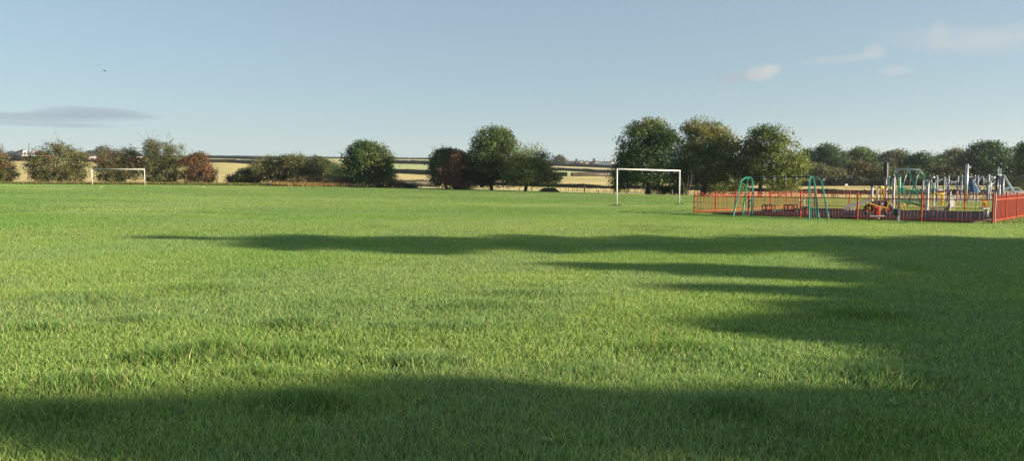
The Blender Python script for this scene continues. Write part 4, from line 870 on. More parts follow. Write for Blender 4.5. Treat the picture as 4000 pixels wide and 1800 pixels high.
# tall dark post behind
g = GD(3461, 50); rt = root('tall_post', g, 'tall post with thick black sleeve on top, left of the play unit', 'post')
def S5(px, row): return at(px, row, 50)
MB().tube([g, S5(3460, 690)], .085, 8).build('shaft', M['grey'], rt); MB().tube([S5(3460, 690), S5(3461, 640), S5(3461, 632)], [.16, .16, .08], 8).build('sleeve', M['black'], rt)
MB().box(S5(3463, 700), .10, .25, .95).build('plate', M['grey'], rt)
g = GD(3472, 54); rt = root('lamp_column', g, 'thin short lamp column beside the tall sleeved post', 'lamp'); MB().tube([g, at(3472, 694, 54)], .025, 6).build('column', M['galv'], rt); MB().ball(at(3474, 691, 54), (.09, .07, .06)).build('lamp_head', M['galv'], rt)

# ------------------------------------------------------------------ big swing frame beyond the fence
D = 50.0; g = GD(3555, D); rt = root('junior_swing_frame', g, 'tall pale-topped green swing frame standing behind the sloping bridge', 'swing frame')
tb = at(3499, 662, 51), at(3547, 663, 50.5), at(3593, 665, 50)
MB().tube([tb[0], tb[1], tb[2]], .07, 8).build('top_beam', M['galv'], rt, smooth=True)
def foot(px, d): return GD(px, d)
for tpt, lf, rf in ((tb[0], (3457, 52.0), (3547, 48.5)), (tb[1], (3500, 51.5), (3602, 47.5)), (tb[2], (3545, 51.5), (3655, 47))):
    for (fp, fd) in (lf, rf):
        f_ = foot(fp, fd); k = tpt.lerp(f_, .15) + Vector((0, 0, .10)); o = MB().tube([tpt, k], .055, 8).build('leg', M['galv'], rt, smooth=True); MB().tube([k, k.lerp(f_, .5), f_ - Vector((0, 0, .05))], .05, 8).build('lower_leg', M['green'], o, smooth=True)
for px in (3522, 3570):
    r = root('flat_swing', at(px, 770, 50.4), 'flat swing seat on chains hanging under the %s half of the tall green swing frame' % ('left' if px < 3540 else 'right'), 'swing seat', 'flat swings beyond the fence')
    t = (px - 3499) / 94; h_ = tb[0].lerp(tb[2], t); 
    for s in (-.22, .22): MB().tube([h_ + Vector((s, 0, 0)), h_ + Vector((s, 0, -1.75))], .011, 4).build('chain', M['galv'], r)
    MB().box(h_ + Vector((0, 0, -1.79)), .5, .18, .04).build('seat', M['black'], r)

# ------------------------------------------------------------------ steel climbing complex further back
D = 66.0
def K(px, row, dy=0): return at(px, row, D + dy)
g = GD(3720, D); rt = root('climbing_frame', g, 'large grey steel climbing frame of posts, bent tubes and nets beyond the fence', 'climbing frame')
def kpost(px, row, w=.13, dy=0, mat='grey'):
    t = K(px, row, dy); z = gz(t.x, t.y) - .05; w *= .72; MB().box((t.x, t.y, z), w, w, t.z - z, .6).build('post', M[mat], rt)
for px, row, w, dy in ((3607, 694, .16, 0), (3638, 693, .14, 1), (3662, 690, .14, -1), (3690, 690, .14, 0), (3706, 687, .16, -1.5), (3743, 687, .15, 0), (3758, 684, .16, 1), (3808, 683, .18, 1), (3821, 686, .14, -1)): kpost(px, row, w, dy)
kpost(3862, 681, .26, 0); kpost(3871, 688, .17, 1.5)
def kt(pts, r=.04, mat='lilac', dy=0, nm='bent_tube'): MB().tube([K(p, r_, dy) for p, r_ in pts], r, 6).build(nm, M[mat], rt, smooth=True)
kt([(3692, 697), (3700, 703), (3706, 716), (3709, 735), (3706, 760)]); kt([(3690, 700), (3697, 720), (3700, 745), (3694, 770)]); kt([(3706, 702), (3716, 710), (3728, 712), (3738, 707), (3743, 700)], .06)
kt([(3728, 712), (3737, 730), (3740, 750), (3738, 775)]); kt([(3765, 765), (3790, 730), (3806, 705), (3812, 690), (3818, 690), (3820, 700), (3820, 722)], .05)
kt([(3775, 785), (3805, 735), (3830, 695), (3838, 690), (3842, 697), (3842, 722)], .055, dy=-.5); kt([(3607, 722), (3590, 735), (3578, 760)], .03)
kt([(3700, 745), (3692, 760), (3700, 775)], .03); kt([(3838, 745), (3858, 722), (3880, 700), (3892, 688)], .04, 'galv'); kt([(3820, 765), (3850, 745), (3890, 705)], .03, 'galv')
kt([(3638, 701), (3662, 702), (3690, 700)], .04, 'blue', 0, 'crossbar'); kt([(3750, 692), (3785, 690), (3800, 690)], .04, 'galv', 0, 'crossbar'); kt([(3640, 695), (3650, 692)], .09, 'galv', 0, 'crossbar'); kt([(3862, 693), (3885, 692)], .06, 'galv', 0, 'crossbar'); kt([(3862, 720), (3872, 720)], .09, 'galv', 0, 'crossbar'); kt([(3820, 722), (3862, 722)], .025, 'rope', 0, 'crossbar')
kt([(3738, 742), (3755, 742)], .05, 'galv', 0, 'crossbar')
for pts in (((3716, 712), (3718, 722)), ((3700, 705), (3702, 716)), ((3670, 703), (3671, 712)), ((3655, 703), (3656, 714))): kt(pts, .035, 'galv', 0, 'grip')
a_, b_ = K(3600, 781), K(3872, 781); a_.z = gz(a_.x, a_.y) - .03; b_.z = gz(b_.x, b_.y) - .03
MB().prism([a_, b_, b_ + Vector((0, 4, 0)), a_ + Vector((0, 4, 0))], (0, 0, .16)).build('surround', M['galv'], rt)
MB().prism([K(3851, 716), K(3849, 700), K(3855, 700), K(3857, 712)], (0, .06, 0)).build('grip', M['white'], rt)
# blue tent shaped slide tower and net
g = GD(3792, 63); rt = root('net_tower', g, 'tallest steel pole with dark climbing net and dark blue cone skirt', 'climbing net')
tp = at(3778, 641, 61); gg = Vector((tp.x, tp.y, gz(tp.x, tp.y)))
MB().tube([gg - Vector((0, 0, .05)), tp], .13, 10).build('pole', M['galv'], rt, smooth=True); MB().box(tp - Vector((-.12, 0, .35)), .3, .2, .2).build('pole_head', M['galv'], rt)
cc = at(3795, 700, 64); cg = gz(cc.x, cc.y); mb = MB(); sg = 14
ring = lambda r, z: [Vector((cc.x + r * math.cos(2 * math.pi * i / sg), cc.y + r * math.sin(2 * math.pi * i / sg), z)) for i in range(sg)]
r0 = ring(.15, cc.z); r1 = ring(.42, cc.z - .55); r2 = ring(.75, cc.z - 1.1)
for A, B_ in ((r0, r1), (r1, r2)):
    for i in range(sg): j = (i + 1) % sg; mb.quad(A[i], A[j], B_[j], B_[i])
mb.build('skirt', M['blue'], rt)
mb = MB(); fe = [Vector((gg.x + .3 + 1.9 * math.cos(t), gg.y + 1.2 * math.sin(t) + .8, cg + .15)) for t in np.linspace(-.4, 1.6, 7)]
for f_ in fe: mb.tube([tp - Vector((0, 0, .3)), f_], .016, 4)
for q in (.35, .5, .65, .8, .92):
    for i in range(6): mb.tube([tp.lerp(fe[i], q), tp.lerp(fe[i + 1], q)], .013, 4)
mb.build('net', M['rope'], rt)
mb = MB()
for q in (.5, .65, .8, .92):
    for f_ in fe: mb.ball(tp.lerp(f_, q), .045, 6, 4)
mb.build('net_joints', M['galv'], rt)
MB().tube([at(3783, 692, 62), at(3797, 691, 62)], .05, 6).build('collar', M['white'], rt); mb = MB().ball(at(3793, 681, 62), .07); mb.build('finial', M['yellow'], rt)
# dark mast and aerial runway poles on the right
g = GD(3904, 55); rt = root('zip_line_tower', g, 'black mast with two thin poles, arched arms and a long sloping pale pole', 'zip line')
def Z(px, row, dy=0): return at(px, row, 55 + dy)
for px, row, r_, m in ((3896, 684, .10, 'black'), (3901, 652, .045, 'galv'), (3909, 657, .04, 'galv'), (3905, 722, .09, 'white'), (3918, 686, .12, 'grey')):
    t = Z(px, row); MB().tube([Vector((t.x, t.y, gz(t.x, t.y) - .05)), t], r_, 8).build('mast' if m == 'black' else 'pole', M[m], rt, smooth=True)
f_ = GD(3992, 46); MB().tube([f_, Z(3922, 686)], .07, 8).build('sloping_pole', M['galv'], rt, smooth=True)
MB().tube([Z(3914, 684), Z(3918, 683), Z(3926, 692), Z(3945, 720), Z(3975, 765, -3)], .03, 6).build('arm', M['galv'], rt, smooth=True)
MB().tube([Z(3862, 720), Z(3873, 700), Z(3885, 688), Z(3900, 683), Z(3912, 684)], .04, 6).build('arm', M['galv'], rt, smooth=True)
MB().tube([Z(3880, 790), Z(3883, 750), Z(3886, 705), Z(3892, 690)], .03, 6).build('arm', M['galv'], rt, smooth=True)
MB().box(Z(3898, 668), .09, .1, .12).build('pulley', M['galv'], rt)

# silver car
g = GD(3940, 92); rt = root('parked_car', g, 'silver car parked beyond the red fence, below the olive hedge', 'car')
pr = [(-1.9, .3), (-1.95, .7), (-1.6, .85), (-1.1, .95), (-.65, 1.35), (.6, 1.42), (1.2, 1.0), (1.85, .9), (2.0, .6), (1.95, .3)]
MB().prism([g + Vector((x, -.8, z)) for x, z in pr], (0, 1.6, 0)).build('body', M['carpaint'], rt)
MB().prism([g + Vector((x, -.82, z)) for x, z in ((-.95, .97), (-.6, 1.28), (.55, 1.34), (1.0, 1.0))], (0, 1.64, 0)).build('side_window', M['glass'], rt)
for sx in (-1.25, 1.25):
    for sy in (-.78, .78):
        c = g + Vector((sx, sy, .31)); MB().tube([c - Vector((0, .09, 0)), c + Vector((0, .09, 0))], .31, 14).build('wheel', M['rubbert'], rt)
# white board in the field
g = GD(3306, 140); rt = root('sign_board', g, 'small white board on a thin pole in the field behind the fence', 'sign'); MB().tube([g, at(3306, 722, 140)], .03, 5).build('pole', M['dkwood'], rt); MB().box(at(3306, 726, 140), .48, .1, .36).build('board', M['white'], rt)

# ------------------------------------------------------------------ ramps, rail, stakes
def ramp(px, d, w, h, label, side=None, rise=.35):
    g = GD(px, d); s = d / F; L = w * s; rt = root('bike_ramp', g, label, 'ramp', 'dark bike ramps beyond the pitch edge'); g = g - Vector((0, 0, .3)); H = h + .3
    pr = [(-L / 2, 0), (L / 2, 0), (L * .22, H), (-L * rise * .5, H)]
    MB().prism([g + Vector((x, -.9, z)) for x, z in pr], (0, 1.8, 0)).build('ramp_body', M['dkwood'], rt)
    if side:
        x0, x1 = side; MB().prism([g + Vector((x0 * L, -.93, H * .98)), g + Vector((x1 * L, -.93, H * .15)), g + Vector((x1 * L + .6, -.93, H * .15)), g + Vector((x0 * L + .7, -.93, H * .98))], (0, .02, 0)).build('side_board', M['wood'], rt)
ramp(1605, 104, 65, .42, 'dark ramp beside the white box and the flat rail')
ramp(1800, 101, 76, .46, 'dark ramp with a pale side board under the rust red hawthorn', (-.2, .02))
ramp(2143, 95, 110, .48, 'largest black ramp standing alone right of the airy tree')
g = GD(1545, 103); rt = root('white_box', g, 'small white box on short legs under the bramble bank', 'box'); MB().box(g + Vector((0, 0, .12)), .5, .4, .12).build('box_body', M['white'], rt); mb = MB()
for s in (-.2, .2): mb.box(g + Vector((s, 0, 0)), .05, .3, .13)
mb.build('leg', M['white'], rt)
a_, b_ = GD(1645, 103), GD(1682, 103); rt = root('rail', a_, 'low dark horizontal rail on two posts left of the second ramp', 'rail')
for p in (a_, b_): MB().box(p, .07, .07, .55).build('post', M['dkwood'], rt)
MB().beam(a_ + Vector((-.05, 0, .42)), b_ + Vector((.25, 0, .42)), .06, .07).build('bar', M['dkwood'], rt)
for i, (px, d, h, w, m, lb) in enumerate([(848, 110, .78, .10, 'dkwood', 'dark fence post standing alone between rust red hawthorn and scrub'), (1891, 99, .42, .07, 'dkwood', 'short stake left of the tall round topped tree trunk'), (1937, 99, .40, .07, 'dkwood', 'short stake right of the tall round topped tree trunk'),
        (2029, 96, .40, .06, 'dkwood', 'short stake left of the airy tree trunk'), (2077, 96, .42, .06, 'dkwood', 'short stake between the airy tree trunk and the largest ramp'), (2284, 93, .62, .09, 'wood', 'pale wooden post with small yellowish top right of the largest ramp'), (2338, 92, .36, .09, 'wood', 'short pale wooden post between yellow-topped post and near goal'),
        (2396, 91, .40, .08, 'wood', 'pale wooden post just left of the near goal'), (2706, 88, .45, .06, 'galv', 'thin pale marker post at the left of the red fence corner'), (2626, 88, .6, .06, 'galv', 'pale thin marker post behind the right half of the near goal')]):
    g = GD(px, d); rt = root('wooden_post' if m != 'galv' else 'marker_post', g, lb, 'post', 'posts along the far edge of the pitch'); mb = MB().box(g - Vector((0, 0, .1)), w, w, h + .08); mb.prism([g + Vector((-w / 2, -w / 2, h - .02)), g + Vector((w / 2, -w / 2, h - .02)), g + Vector((w / 2, w / 2, h - .02)), g + Vector((-w / 2, w / 2, h - .02))], (0, .01, .03)); mb.build('shaft', M[m], rt)
    if i == 5: MB().ball(g + Vector((0, 0, h + .08)), (.16, .1, .2)).build('post_sign', plain('moss_yellow', (.28, .25, .08), .8), rt)
for px, row, lb in ((395, 731, 'pale scrap of litter on the grass under the far goal'), (793, 733, 'white paper scrap on the grass below the rust red hawthorn')):
    g = GP(px, row); tag(MB().prism([g + Vector(q) for q in ((-.16, -.1, .04), (.13, -.12, .05), (.17, .08, .07), (-.1, .12, .05))], (0.01, 0, .03)).build('litter_scrap', M['paper'], at=g), lb, 'litter')

# ------------------------------------------------------------------ houses
def hiproof(mb, c, L, Wd, H, rz, over=.35, ridge=None):
    m = Matrix.Rotation(rz, 3, 'Z'); l = L / 2 + over; w = Wd / 2 + over; rl = (L - Wd) / 2 if ridge is None else ridge; rl = max(rl, .3)
    P = [m @ Vector(q) + c for q in ((-l, -w, 0), (l, -w, 0), (l, w, 0), (-l, w, 0), (-rl, 0, H), (rl, 0, H))]
    n = len(mb.v); mb.v += P; mb.f += [(n, n + 1, n + 5, n + 4), (n + 1, n + 2, n + 5), (n + 2, n + 3, n + 4, n + 5), (n + 3, n, n + 4), (n + 3, n + 2, n + 1, n)]
def house(name, px, d, L, Wd, Hw, Hr, rz, label, wall='brick', roof='slate', wins=(), dorm=None, chim=(), ridge=None, group='bungalows on the skyline'):
    g = GD(px, d); rt = root(name, g, label, 'house', group); m = Matrix.Rotation(rz, 3, 'Z')
    MB().box(g - Vector((0, 0, .5)), L, Wd, Hw + .5, rz).build('wall', M[wall], rt)
    MB().box(g + Vector((0, 0, Hw)), L + .7, Wd + .7, .22, rz).build('fascia', M['fascia'], rt)
    mb = MB(); hiproof(mb, g + Vector((0, 0, Hw + .22)), L, Wd, Hr, rz, ridge=ridge); rf = mb.build('roof', M[roof], rt)
    for (face, t, z, w, h) in wins:                                  # face 0: -y side, 1: +x side
        c = Vector((t, -Wd / 2 - .03, z)) if face == 0 else Vector((L / 2 + .03, t, z)); c = m @ c + g
        fr = MB().box(c, w if face == 0 else .08, .08 if face == 0 else w, h, rz).build('window', M['fascia'], rt)
        c2 = m @ (Vector((t, -Wd / 2 - .09, z + .12)) if face == 0 else Vector((L / 2 + .09, t, z + .12))) + g
        for s in (-.25, .25):
            o = m @ (Vector((s * w, 0, 0)) if face == 0 else Vector((0, s * w, 0))); MB().box(c2 + o, w * .38 if face == 0 else .04, .04 if face == 0 else w * .38, h - .24, rz).build('pane', M['glass'], fr)
    if dorm:
        face, t, inn, z, w, h, dp, mt = dorm; c = m @ (Vector((t, -Wd / 2 + inn, Hw + z)) if face == 0 else Vector((L / 2 - inn, t, Hw + z))) + g
        dm = MB().box(c, w if face == 0 else dp, dp if face == 0 else w, h, rz).build('dormer', M[mt], rt)
        MB().box(c + Vector((0, 0, h)), (w if face == 0 else dp) + .2, (dp if face == 0 else w) + .2, .12, rz).build('dormer_roof', M['slate'], dm)
        c3 = c + m @ (Vector((0, -dp / 2 - .03, h * .3)) if face == 0 else Vector((dp / 2 + .03, 0, h * .3)))
        MB().box(c3, w * .7 if face == 0 else .06, .06 if face == 0 else w * .7, h * .55, rz).build('window', M['fascia'] if mt != 'fascia' else M['glass'], dm)
    for (x, y, z, h) in chim: c = m @ Vector((x, y, Hw + z)) + g; MB().box(c, .7, .7, h, rz).build('chimney', M['brick'], rf)
    return rt
house('bungalow', 88, 436, 11, 11, 2.4, 3.5, R(-32), 'dark slate hip-roofed brick bungalow with white dormer at the far left', wins=((0, -2.2, .8, 1.3, 1.1), (0, 0.3, .8, 1.6, 1.1), (1, -2, .1, 2.4, 2.0)), dorm=(1, -.5, 2.4, .5, 2.0, 2.2, 2.5, 'fascia'), chim=((3, 4, .6, 2.4),))
house('bungalow_wing', 48, 440, 11, 8, 2.4, 2.5, R(-32), 'lower grey roofed wing left of the slate bungalow, half behind the hawthorn', roof='slate', group='bungalows on the skyline')
house('bungalow', 160, 460, 10, 9, 2.2, 3.2, R(-25), 'brown tiled bungalow roof showing above the wide hawthorn', roof='tiles', chim=((-4.5, 0, .6, 2.6),))
house('bungalow', 325, 440, 8, 8, 2.2, 3.0, R(-30), 'small brown hip-roofed bungalow with red chimney left of the dormer bungalow', roof='tiles', chim=((-3.6, -3, .2, 3.2),))
house('bungalow', 362, 445, 10.5, 9, 2.2, 3.6, R(-14), 'dark roofed bungalow with white dormer window behind the gazebo', roof='slate', dorm=(0, -2.6, 1.6, .7, 2.6, 1.9, 2.4, 'dkwood'), ridge=3.2)
house('bungalow', 525, 450, 9, 9, 2.2, 4.3, R(-20), 'grey roof tip showing behind the russet hawthorn top', roof='slate')
g = GD(365, 425); rt = root('gazebo', g, 'white peaked garden gazebo canopy in front of the dormer bungalow', 'gazebo'); mb = MB(); hiproof(mb, g + Vector((0, 0, 1.7)), 3.4, 3.4, .9, .2, .2, .3); mb.build('canopy', M['fascia'], rt)
for sx in (-1.6, 1.6):
    for sy in (-1.6, 1.6): MB().box(g + Vector((sx, sy, 0)), .1, .1, 1.75, 0).build('leg', M['fascia'], rt)
for px, d, row, lb in ((9, 460, 562, 'telegraph pole at the far left above the hawthorn'), (113, 470, 561, 'telegraph pole rising behind the slate bungalow'), (2361, 640, 618, 'thin pole standing before the farm buildings')):
    g = GD(px, d); t = at(px, row, d); rt = root('telegraph_pole', g, lb, 'pole', 'telegraph poles'); MB().tube([g, t], .16, 6).build('pole', M['dkwood'], rt); MB().beam(t + Vector((-.6, 0, -.4)), t + Vector((.6, 0, -.4)), .12, .12).build('crossarm', M['dkwood'], rt)
b_ = GD(405, 432); tree('garden_tree', b_, px_lobes(432, b_, [(402, 588, 20, 16, 0), (392, 598, 16, 12, 0), (412, 600, 16, 12, 0)]), 3500, .6, GRY, 'grey-green garden tree right of the dormer bungalow', 'tree', 90, trunk=.25, per=12)
b_ = GD(440, 425); tree('garden_tree', b_, px_lobes(425, b_, [(300, 606, 18, 10, 0), (325, 608, 16, 10, 0)]), 1500, .6, HAW, 'low garden shrubbery between the hawthorn and the gazebo', 'bush', 91, trunk=.1, per=12)
# farm on the skyline
FG = 'farm buildings on the skyline'
def barn(px0, px1, rowe, rowr, d, dep, label, wall='barnroof', roof='barnroof', gable=None, side=False):
    """long side to the viewer unless side, then the gable end faces us"""
    a_, b_ = at(px0, rowe, d), at(px1, rowe, d); zb = min(gz(a_.x, d), gz(b_.x, d)) - 1; ze = a_.z; zr = at(px0, rowr, d).z; rt = root('barn', (a_.x, d, zb + 1), label, 'barn', FG)
    MB().prism([(a_.x, d, zb), (b_.x, d, zb), (b_.x, d + dep, zb), (a_.x, d + dep, zb)], (0, 0, ze - zb)).build('wall', M[wall], rt)
    if side:
        mx_ = (a_.x + b_.x) / 2; tri = [Vector((a_.x, d, ze)), Vector((b_.x, d, ze)), Vector((mx_, d, zr))]; MB().prism(tri, (0, dep, 0)).build('gable', M[gable or wall], rt)
        mb = MB(); t = Vector((0, 0, .25))
        for p, q in ((tri[0] + Vector((-.4, -.3, -.15)), tri[2] + Vector((0, -.3, .1))), (tri[2] + Vector((0, -.3, .1)), tri[1] + Vector((.4, -.3, -.15)))): mb.prism([p, q, q + Vector((0, dep + .6, 0)), p + Vector((0, dep + .6, 0))], t)
        mb.build('roof', M[roof], rt)
    else:
        mb = MB().prism([Vector((a_.x - .3, d - .4, ze)), Vector((a_.x - .3, d + dep / 2, zr)), Vector((a_.x - .3, d + dep + .4, ze))], (b_.x - a_.x + .6, 0, 0)); mb.build('roof', M[roof], rt)
    return rt
barn(2157, 2213, 622, 609, 660, 18, 'pale domed grain barn behind the round bush', wall='tin', roof='tin', gable='tin', side=True)
barn(2213, 2274, 632, 628, 668, 10, 'long low dark barn left of the white gable')
barn(2266, 2284, 632, 627, 664, 12, 'white gabled barn end', wall='render', gable='render', side=True)
barn(2286, 2301, 636, 629, 662, 10, 'small pinkish farmhouse right of the white gable', wall='pink', roof='tiles', gable='pink', side=True)
barn(2301, 2330, 635, 630, 668, 10, 'dark roofed barn under the square tower')
barn(2324, 2346, 636, 629, 662, 12, 'pink gabled barn end right of the square tower', wall='pink', gable='pink', side=True)
barn(2345, 2388, 640, 630, 664, 12, 'long dark roofed barn at the right end of the farm', roof='barnroof')
barn(2386, 2402, 634, 626, 668, 10, 'pale shed beside the dark tree at the end of the farm', wall='render', gable='render', side=True)
def cyl(name, px, row, d, r, label, mat, dome=True):
    t = at(px, row, d); g = Vector((t.x, d, gz(t.x, d))); rt = root(name, g, label, 'silo', FG); MB().tube([g - Vector((0, 0, .5)), t], r, 12).build('shell', M[mat], rt, smooth=True); MB().ball(t, (r, r, r * .6), 12, 6).build('dome', M[mat], rt, smooth=True)
cyl('silo', 2252, 623, 660, 1.1, 'small dark round-topped silo left of the white gable', 'slate')
t = at(2323, 620, 672); g = Vector((t.x, 672, gz(t.x, 672))); rt = root('water_tower', g, 'square pale tower block above the farm roofs', 'tower', FG); MB().box(g, 2.9, 3, t.z - g.z - .3, R(-25)).build('tower_body', M['tin'], rt); MB().box(g + Vector((0, 0, t.z - g.z - .3)), 3.2, 3.3, .3, R(-25)).build('tower_roof', M['barnroof'], rt)
a_, b_ = GD(2318, 640), GD(2425, 625); rt = root('polytunnel', a_, 'long pale grey polytunnel below the farm buildings', 'polytunnel', FG); pr = [(0, 0), (0, 1.0), (1.2, 1.9), (3, 2.2), (4.8, 1.9), (6, 1.0), (6, 0)]
MB().prism([a_ + Vector((0, y, z)) for y, z in pr], b_ - a_).build('cover', M['tin'], rt); mb = MB()
for i in range(5): p = a_.lerp(b_, i / 4); mb.box(p + Vector((0, -.12, -.2)), .2, .2, 1.5)
mb.build('hoop_posts', M['barnroof'], rt)
b_ = GD(2186, 630); tree('round_bush', b_, px_lobes(630, b_, [(2186, 622, 16, 13, 0), (2175, 630, 14, 9, 0), (2198, 630, 12, 9, 0)]), 2200, .9, [((.10, .085, .05), 2), ((.13, .11, .07), 1), ((.06, .06, .035), 2)], 'brownish round tree in front of the domed grain barn', 'tree', 92, trunk=.25, per=10)
barn(3132, 3156, 640, 631, 235, 8, 'grey roofed house glimpsed in the wood above the lime tree edge', wall='brick', roof='tin')

# bird
c = at(410, 277, 70); rt = root('bird', c, 'small dark bird gliding high in the sky at the left', 'bird')
MB().ball(c, (.13, .05, .04), 8, 6).build('body', M['black'], rt, smooth=True)
for s in (-1, 1): MB().prism([c + Vector((.08, 0, .02)), c + Vector((.0, s * .2, .03)), c + Vector((-.10, s * .3, .0)), c + Vector((-.1, 0, .02))], (0, 0, .012)).build('wing', M['black'], rt)

# ------------------------------------------------------------------ sun, and the trees off to the right whose shadows fall on the pitch
SA, SE = R(-15), R(16)
S = Vector((math.cos(SE) * math.cos(SA), math.cos(SE) * math.sin(SA), math.sin(SE)))
def shade_tree(X, spots, n, pal, label, seed, low=(), **k):
    """a park tree at distance X to the right; each crown lobe is set where a patch of its shadow lies on the pitch: (px, row, half px, half rows)"""
    W_ = []; n = int(n * 2)
    for px, row, hp, hr in spots:
        g = GP(px, row); dx = hp / F * g.y; dy = (GP(px, row - hr).y - GP(px, row + hr).y) / 2; c = g + S * ((X - g.x) / S.x)
        W_.append((0, c.y, c.z, .5, max(.12, dy - .12), max(.2, dx * .297 - .1)))
    W_ += [(0, y - 1.39 * h, 1.07 * h, .9, ry, rz) for y, h, ry, rz in low]
    y0 = float(np.mean([q[1] for q in W_])); b = Vector((X, y0, gz(X, y0))); L = [(q[0], q[1] - y0, q[2] - b.z, *q[3:]) for q in W_]
    return tree('park_tree', b, L, n, .20, pal, label, 'tree', seed, trunk=.25, group='park trees to the right of the camera', per=12, csz=.9, shell=.9, bump=.12, **k)
shade_tree(26, [(700, 932, 250, 9), (1150, 946, 300, 30), (1600, 956, 350, 37), (2100, 953, 350, 37), (2600, 955, 350, 36), (3100, 955, 350, 40), (3500, 958, 350, 40), (3900, 960, 350, 46), (3900, 1004, 280, 26)], 12000, MID, 'tall park tree out of frame right, casting the long far shadow', 101, low=[(17.5, 2.2, 2.4, 2.2)])
shade_tree(26, [(2350, 1045, 250, 15), (2750, 1062, 350, 28), (3150, 1075, 350, 36), (3650, 1050, 330, 62), (3980, 1060, 300, 90), (2850, 1142, 240, 15), (3150, 1152, 300, 20), (3600, 1140, 250, 48), (3950, 1125, 280, 36), (3750, 1108, 200, 24)], 11000, MID, 'park tree out of frame right, casting the streaky middle shadows', 102, low=[(12.8, 2.0, 2.4, 2.0)])
shade_tree(26, [(3090, 1290, 170, 34), (3270, 1292, 200, 70), (3500, 1285, 250, 115), (3850, 1270, 300, 160), (3720, 1185, 250, 70), (3900, 1420, 260, 110), (3930, 1520, 280, 90)], 18000, MID, 'park tree out of frame right, casting the pointed near shadow', 103, low=[(8.0, 2.2, 2.6, 2.0)])
shade_tree(27, [(200, 1650, 500, 32), (850, 1652, 400, 30), (1400, 1640, 300, 34), (1800, 1568, 260, 62), (2200, 1600, 300, 68), (2700, 1625, 350, 62), (3200, 1645, 350, 56), (3700, 1640, 350, 66), (1600, 1650, 400, 80), (2200, 1680, 450, 120), (2900, 1720, 450, 110), (3600, 1740, 450, 110), (700, 1810, 900, 40), (1500, 1800, 600, 70)], 26000, MID, 'broad park tree out of frame right, shading the foreground', 104, low=[(5.0, 3.0, 2.6, 2.4)])
tree('park_tree', Vector((27, -8, 0)), [(0, 0, 7, 2.4, 2.6, 2.4), (0, .5, 4, 3, 3, 3), (0, -2.4, 6, 2.4, 2.4, 2.4)], 9000, .22, MID, 'park tree out of frame right beside the camera', 'tree', 105, group='park trees to the right of the camera')

sd = bpy.data.lights.new('sun', 'SUN'); sd.energy = 5.0; sd.angle = R(.6); sd.color = (1.0, .87, .66)
so = bpy.data.objects.new('sun', sd); C.objects.link(so); so.rotation_euler = S.to_track_quat('Z', 'Y').to_euler()
# ------------------------------------------------------------------ sky
w = bpy.data.worlds.new('World'); sc.world = w; w.use_nodes = True; nt = w.node_tree; nt.nodes.clear()
sky = N(nt, 'ShaderNodeTexSky', sky_type='NISHITA', sun_disc=False); sky.sun_elevation = SE; sky.sun_rotation = R(90) - SA
sky.air_density = 1.0; sky.dust_density = .3; sky.ozone_density = 1.3; sky.altitude = 100
bg = N(nt, 'ShaderNodeBackground'); bg.inputs['Strength'].default_value = .069; wo = N(nt, 'ShaderNodeOutputWorld')
hs = N(nt, 'ShaderNodeHueSaturation'); hs.inputs['Saturation'].default_value = .80; hs.inputs['Value'].default_value = 1.0
nt.links.new(sky.outputs[0], hs.inputs['Color'])
tc = N(nt, 'ShaderNodeTexCoord'); sx = N(nt, 'ShaderNodeSeparateXYZ'); nt.links.new(tc.outputs['Generated'], sx.inputs[0])
def mth(op, a, b=None, c=None, clamp=False):
    n = N(nt, 'ShaderNodeMath', operation=op); n.use_clamp = clamp
    for i, v in enumerate((a, b, c)):
        if v is None: continue
        if isinstance(v, (int, float)): n.inputs[i].default_value = v
        else: nt.links.new(v, n.inputs[i])
    return n.outputs[0]
az = mth('ARCTAN2', sx.outputs[0], sx.outputs[1]); el = mth('ARCSINE', sx.outputs[2])
cv = N(nt, 'ShaderNodeCombineXYZ'); nt.links.new(az, cv.inputs[0]); nt.links.new(mth('MULTIPLY', el, 2.2), cv.inputs[1])
def cn(scale, seed, stretch=1.0, detail=5):
    mp = N(nt, 'ShaderNodeMapping'); mp.inputs['Location'].default_value = (seed, seed * .7, 0); mp.inputs['Scale'].default_value = (stretch, 1, 1); nt.links.new(cv.outputs[0], mp.inputs[0])
    n = N(nt, 'ShaderNodeTexNoise'); n.inputs['Scale'].default_value = scale; n.inputs['Detail'].default_value = detail; nt.links.new(mp.outputs[0], n.inputs['Vector']); return n.outputs['Fac']
gn = N(nt, 'ShaderNodeMix', data_type='RGBA', blend_type='MULTIPLY'); gn.inputs[0].default_value = 1; gn.inputs[7].default_value = (.66, .77, .84, 1); nt.links.new(hs.outputs[0], gn.inputs[6])
g2_ = N(nt, 'ShaderNodeMix', data_type='RGBA'); g2_.inputs[0].default_value = .5; g2_.inputs[7].default_value = (2.35, 3.15, 3.65, 1); nt.links.new(gn.outputs[2], g2_.inputs[6])
col = g2_.outputs[2]
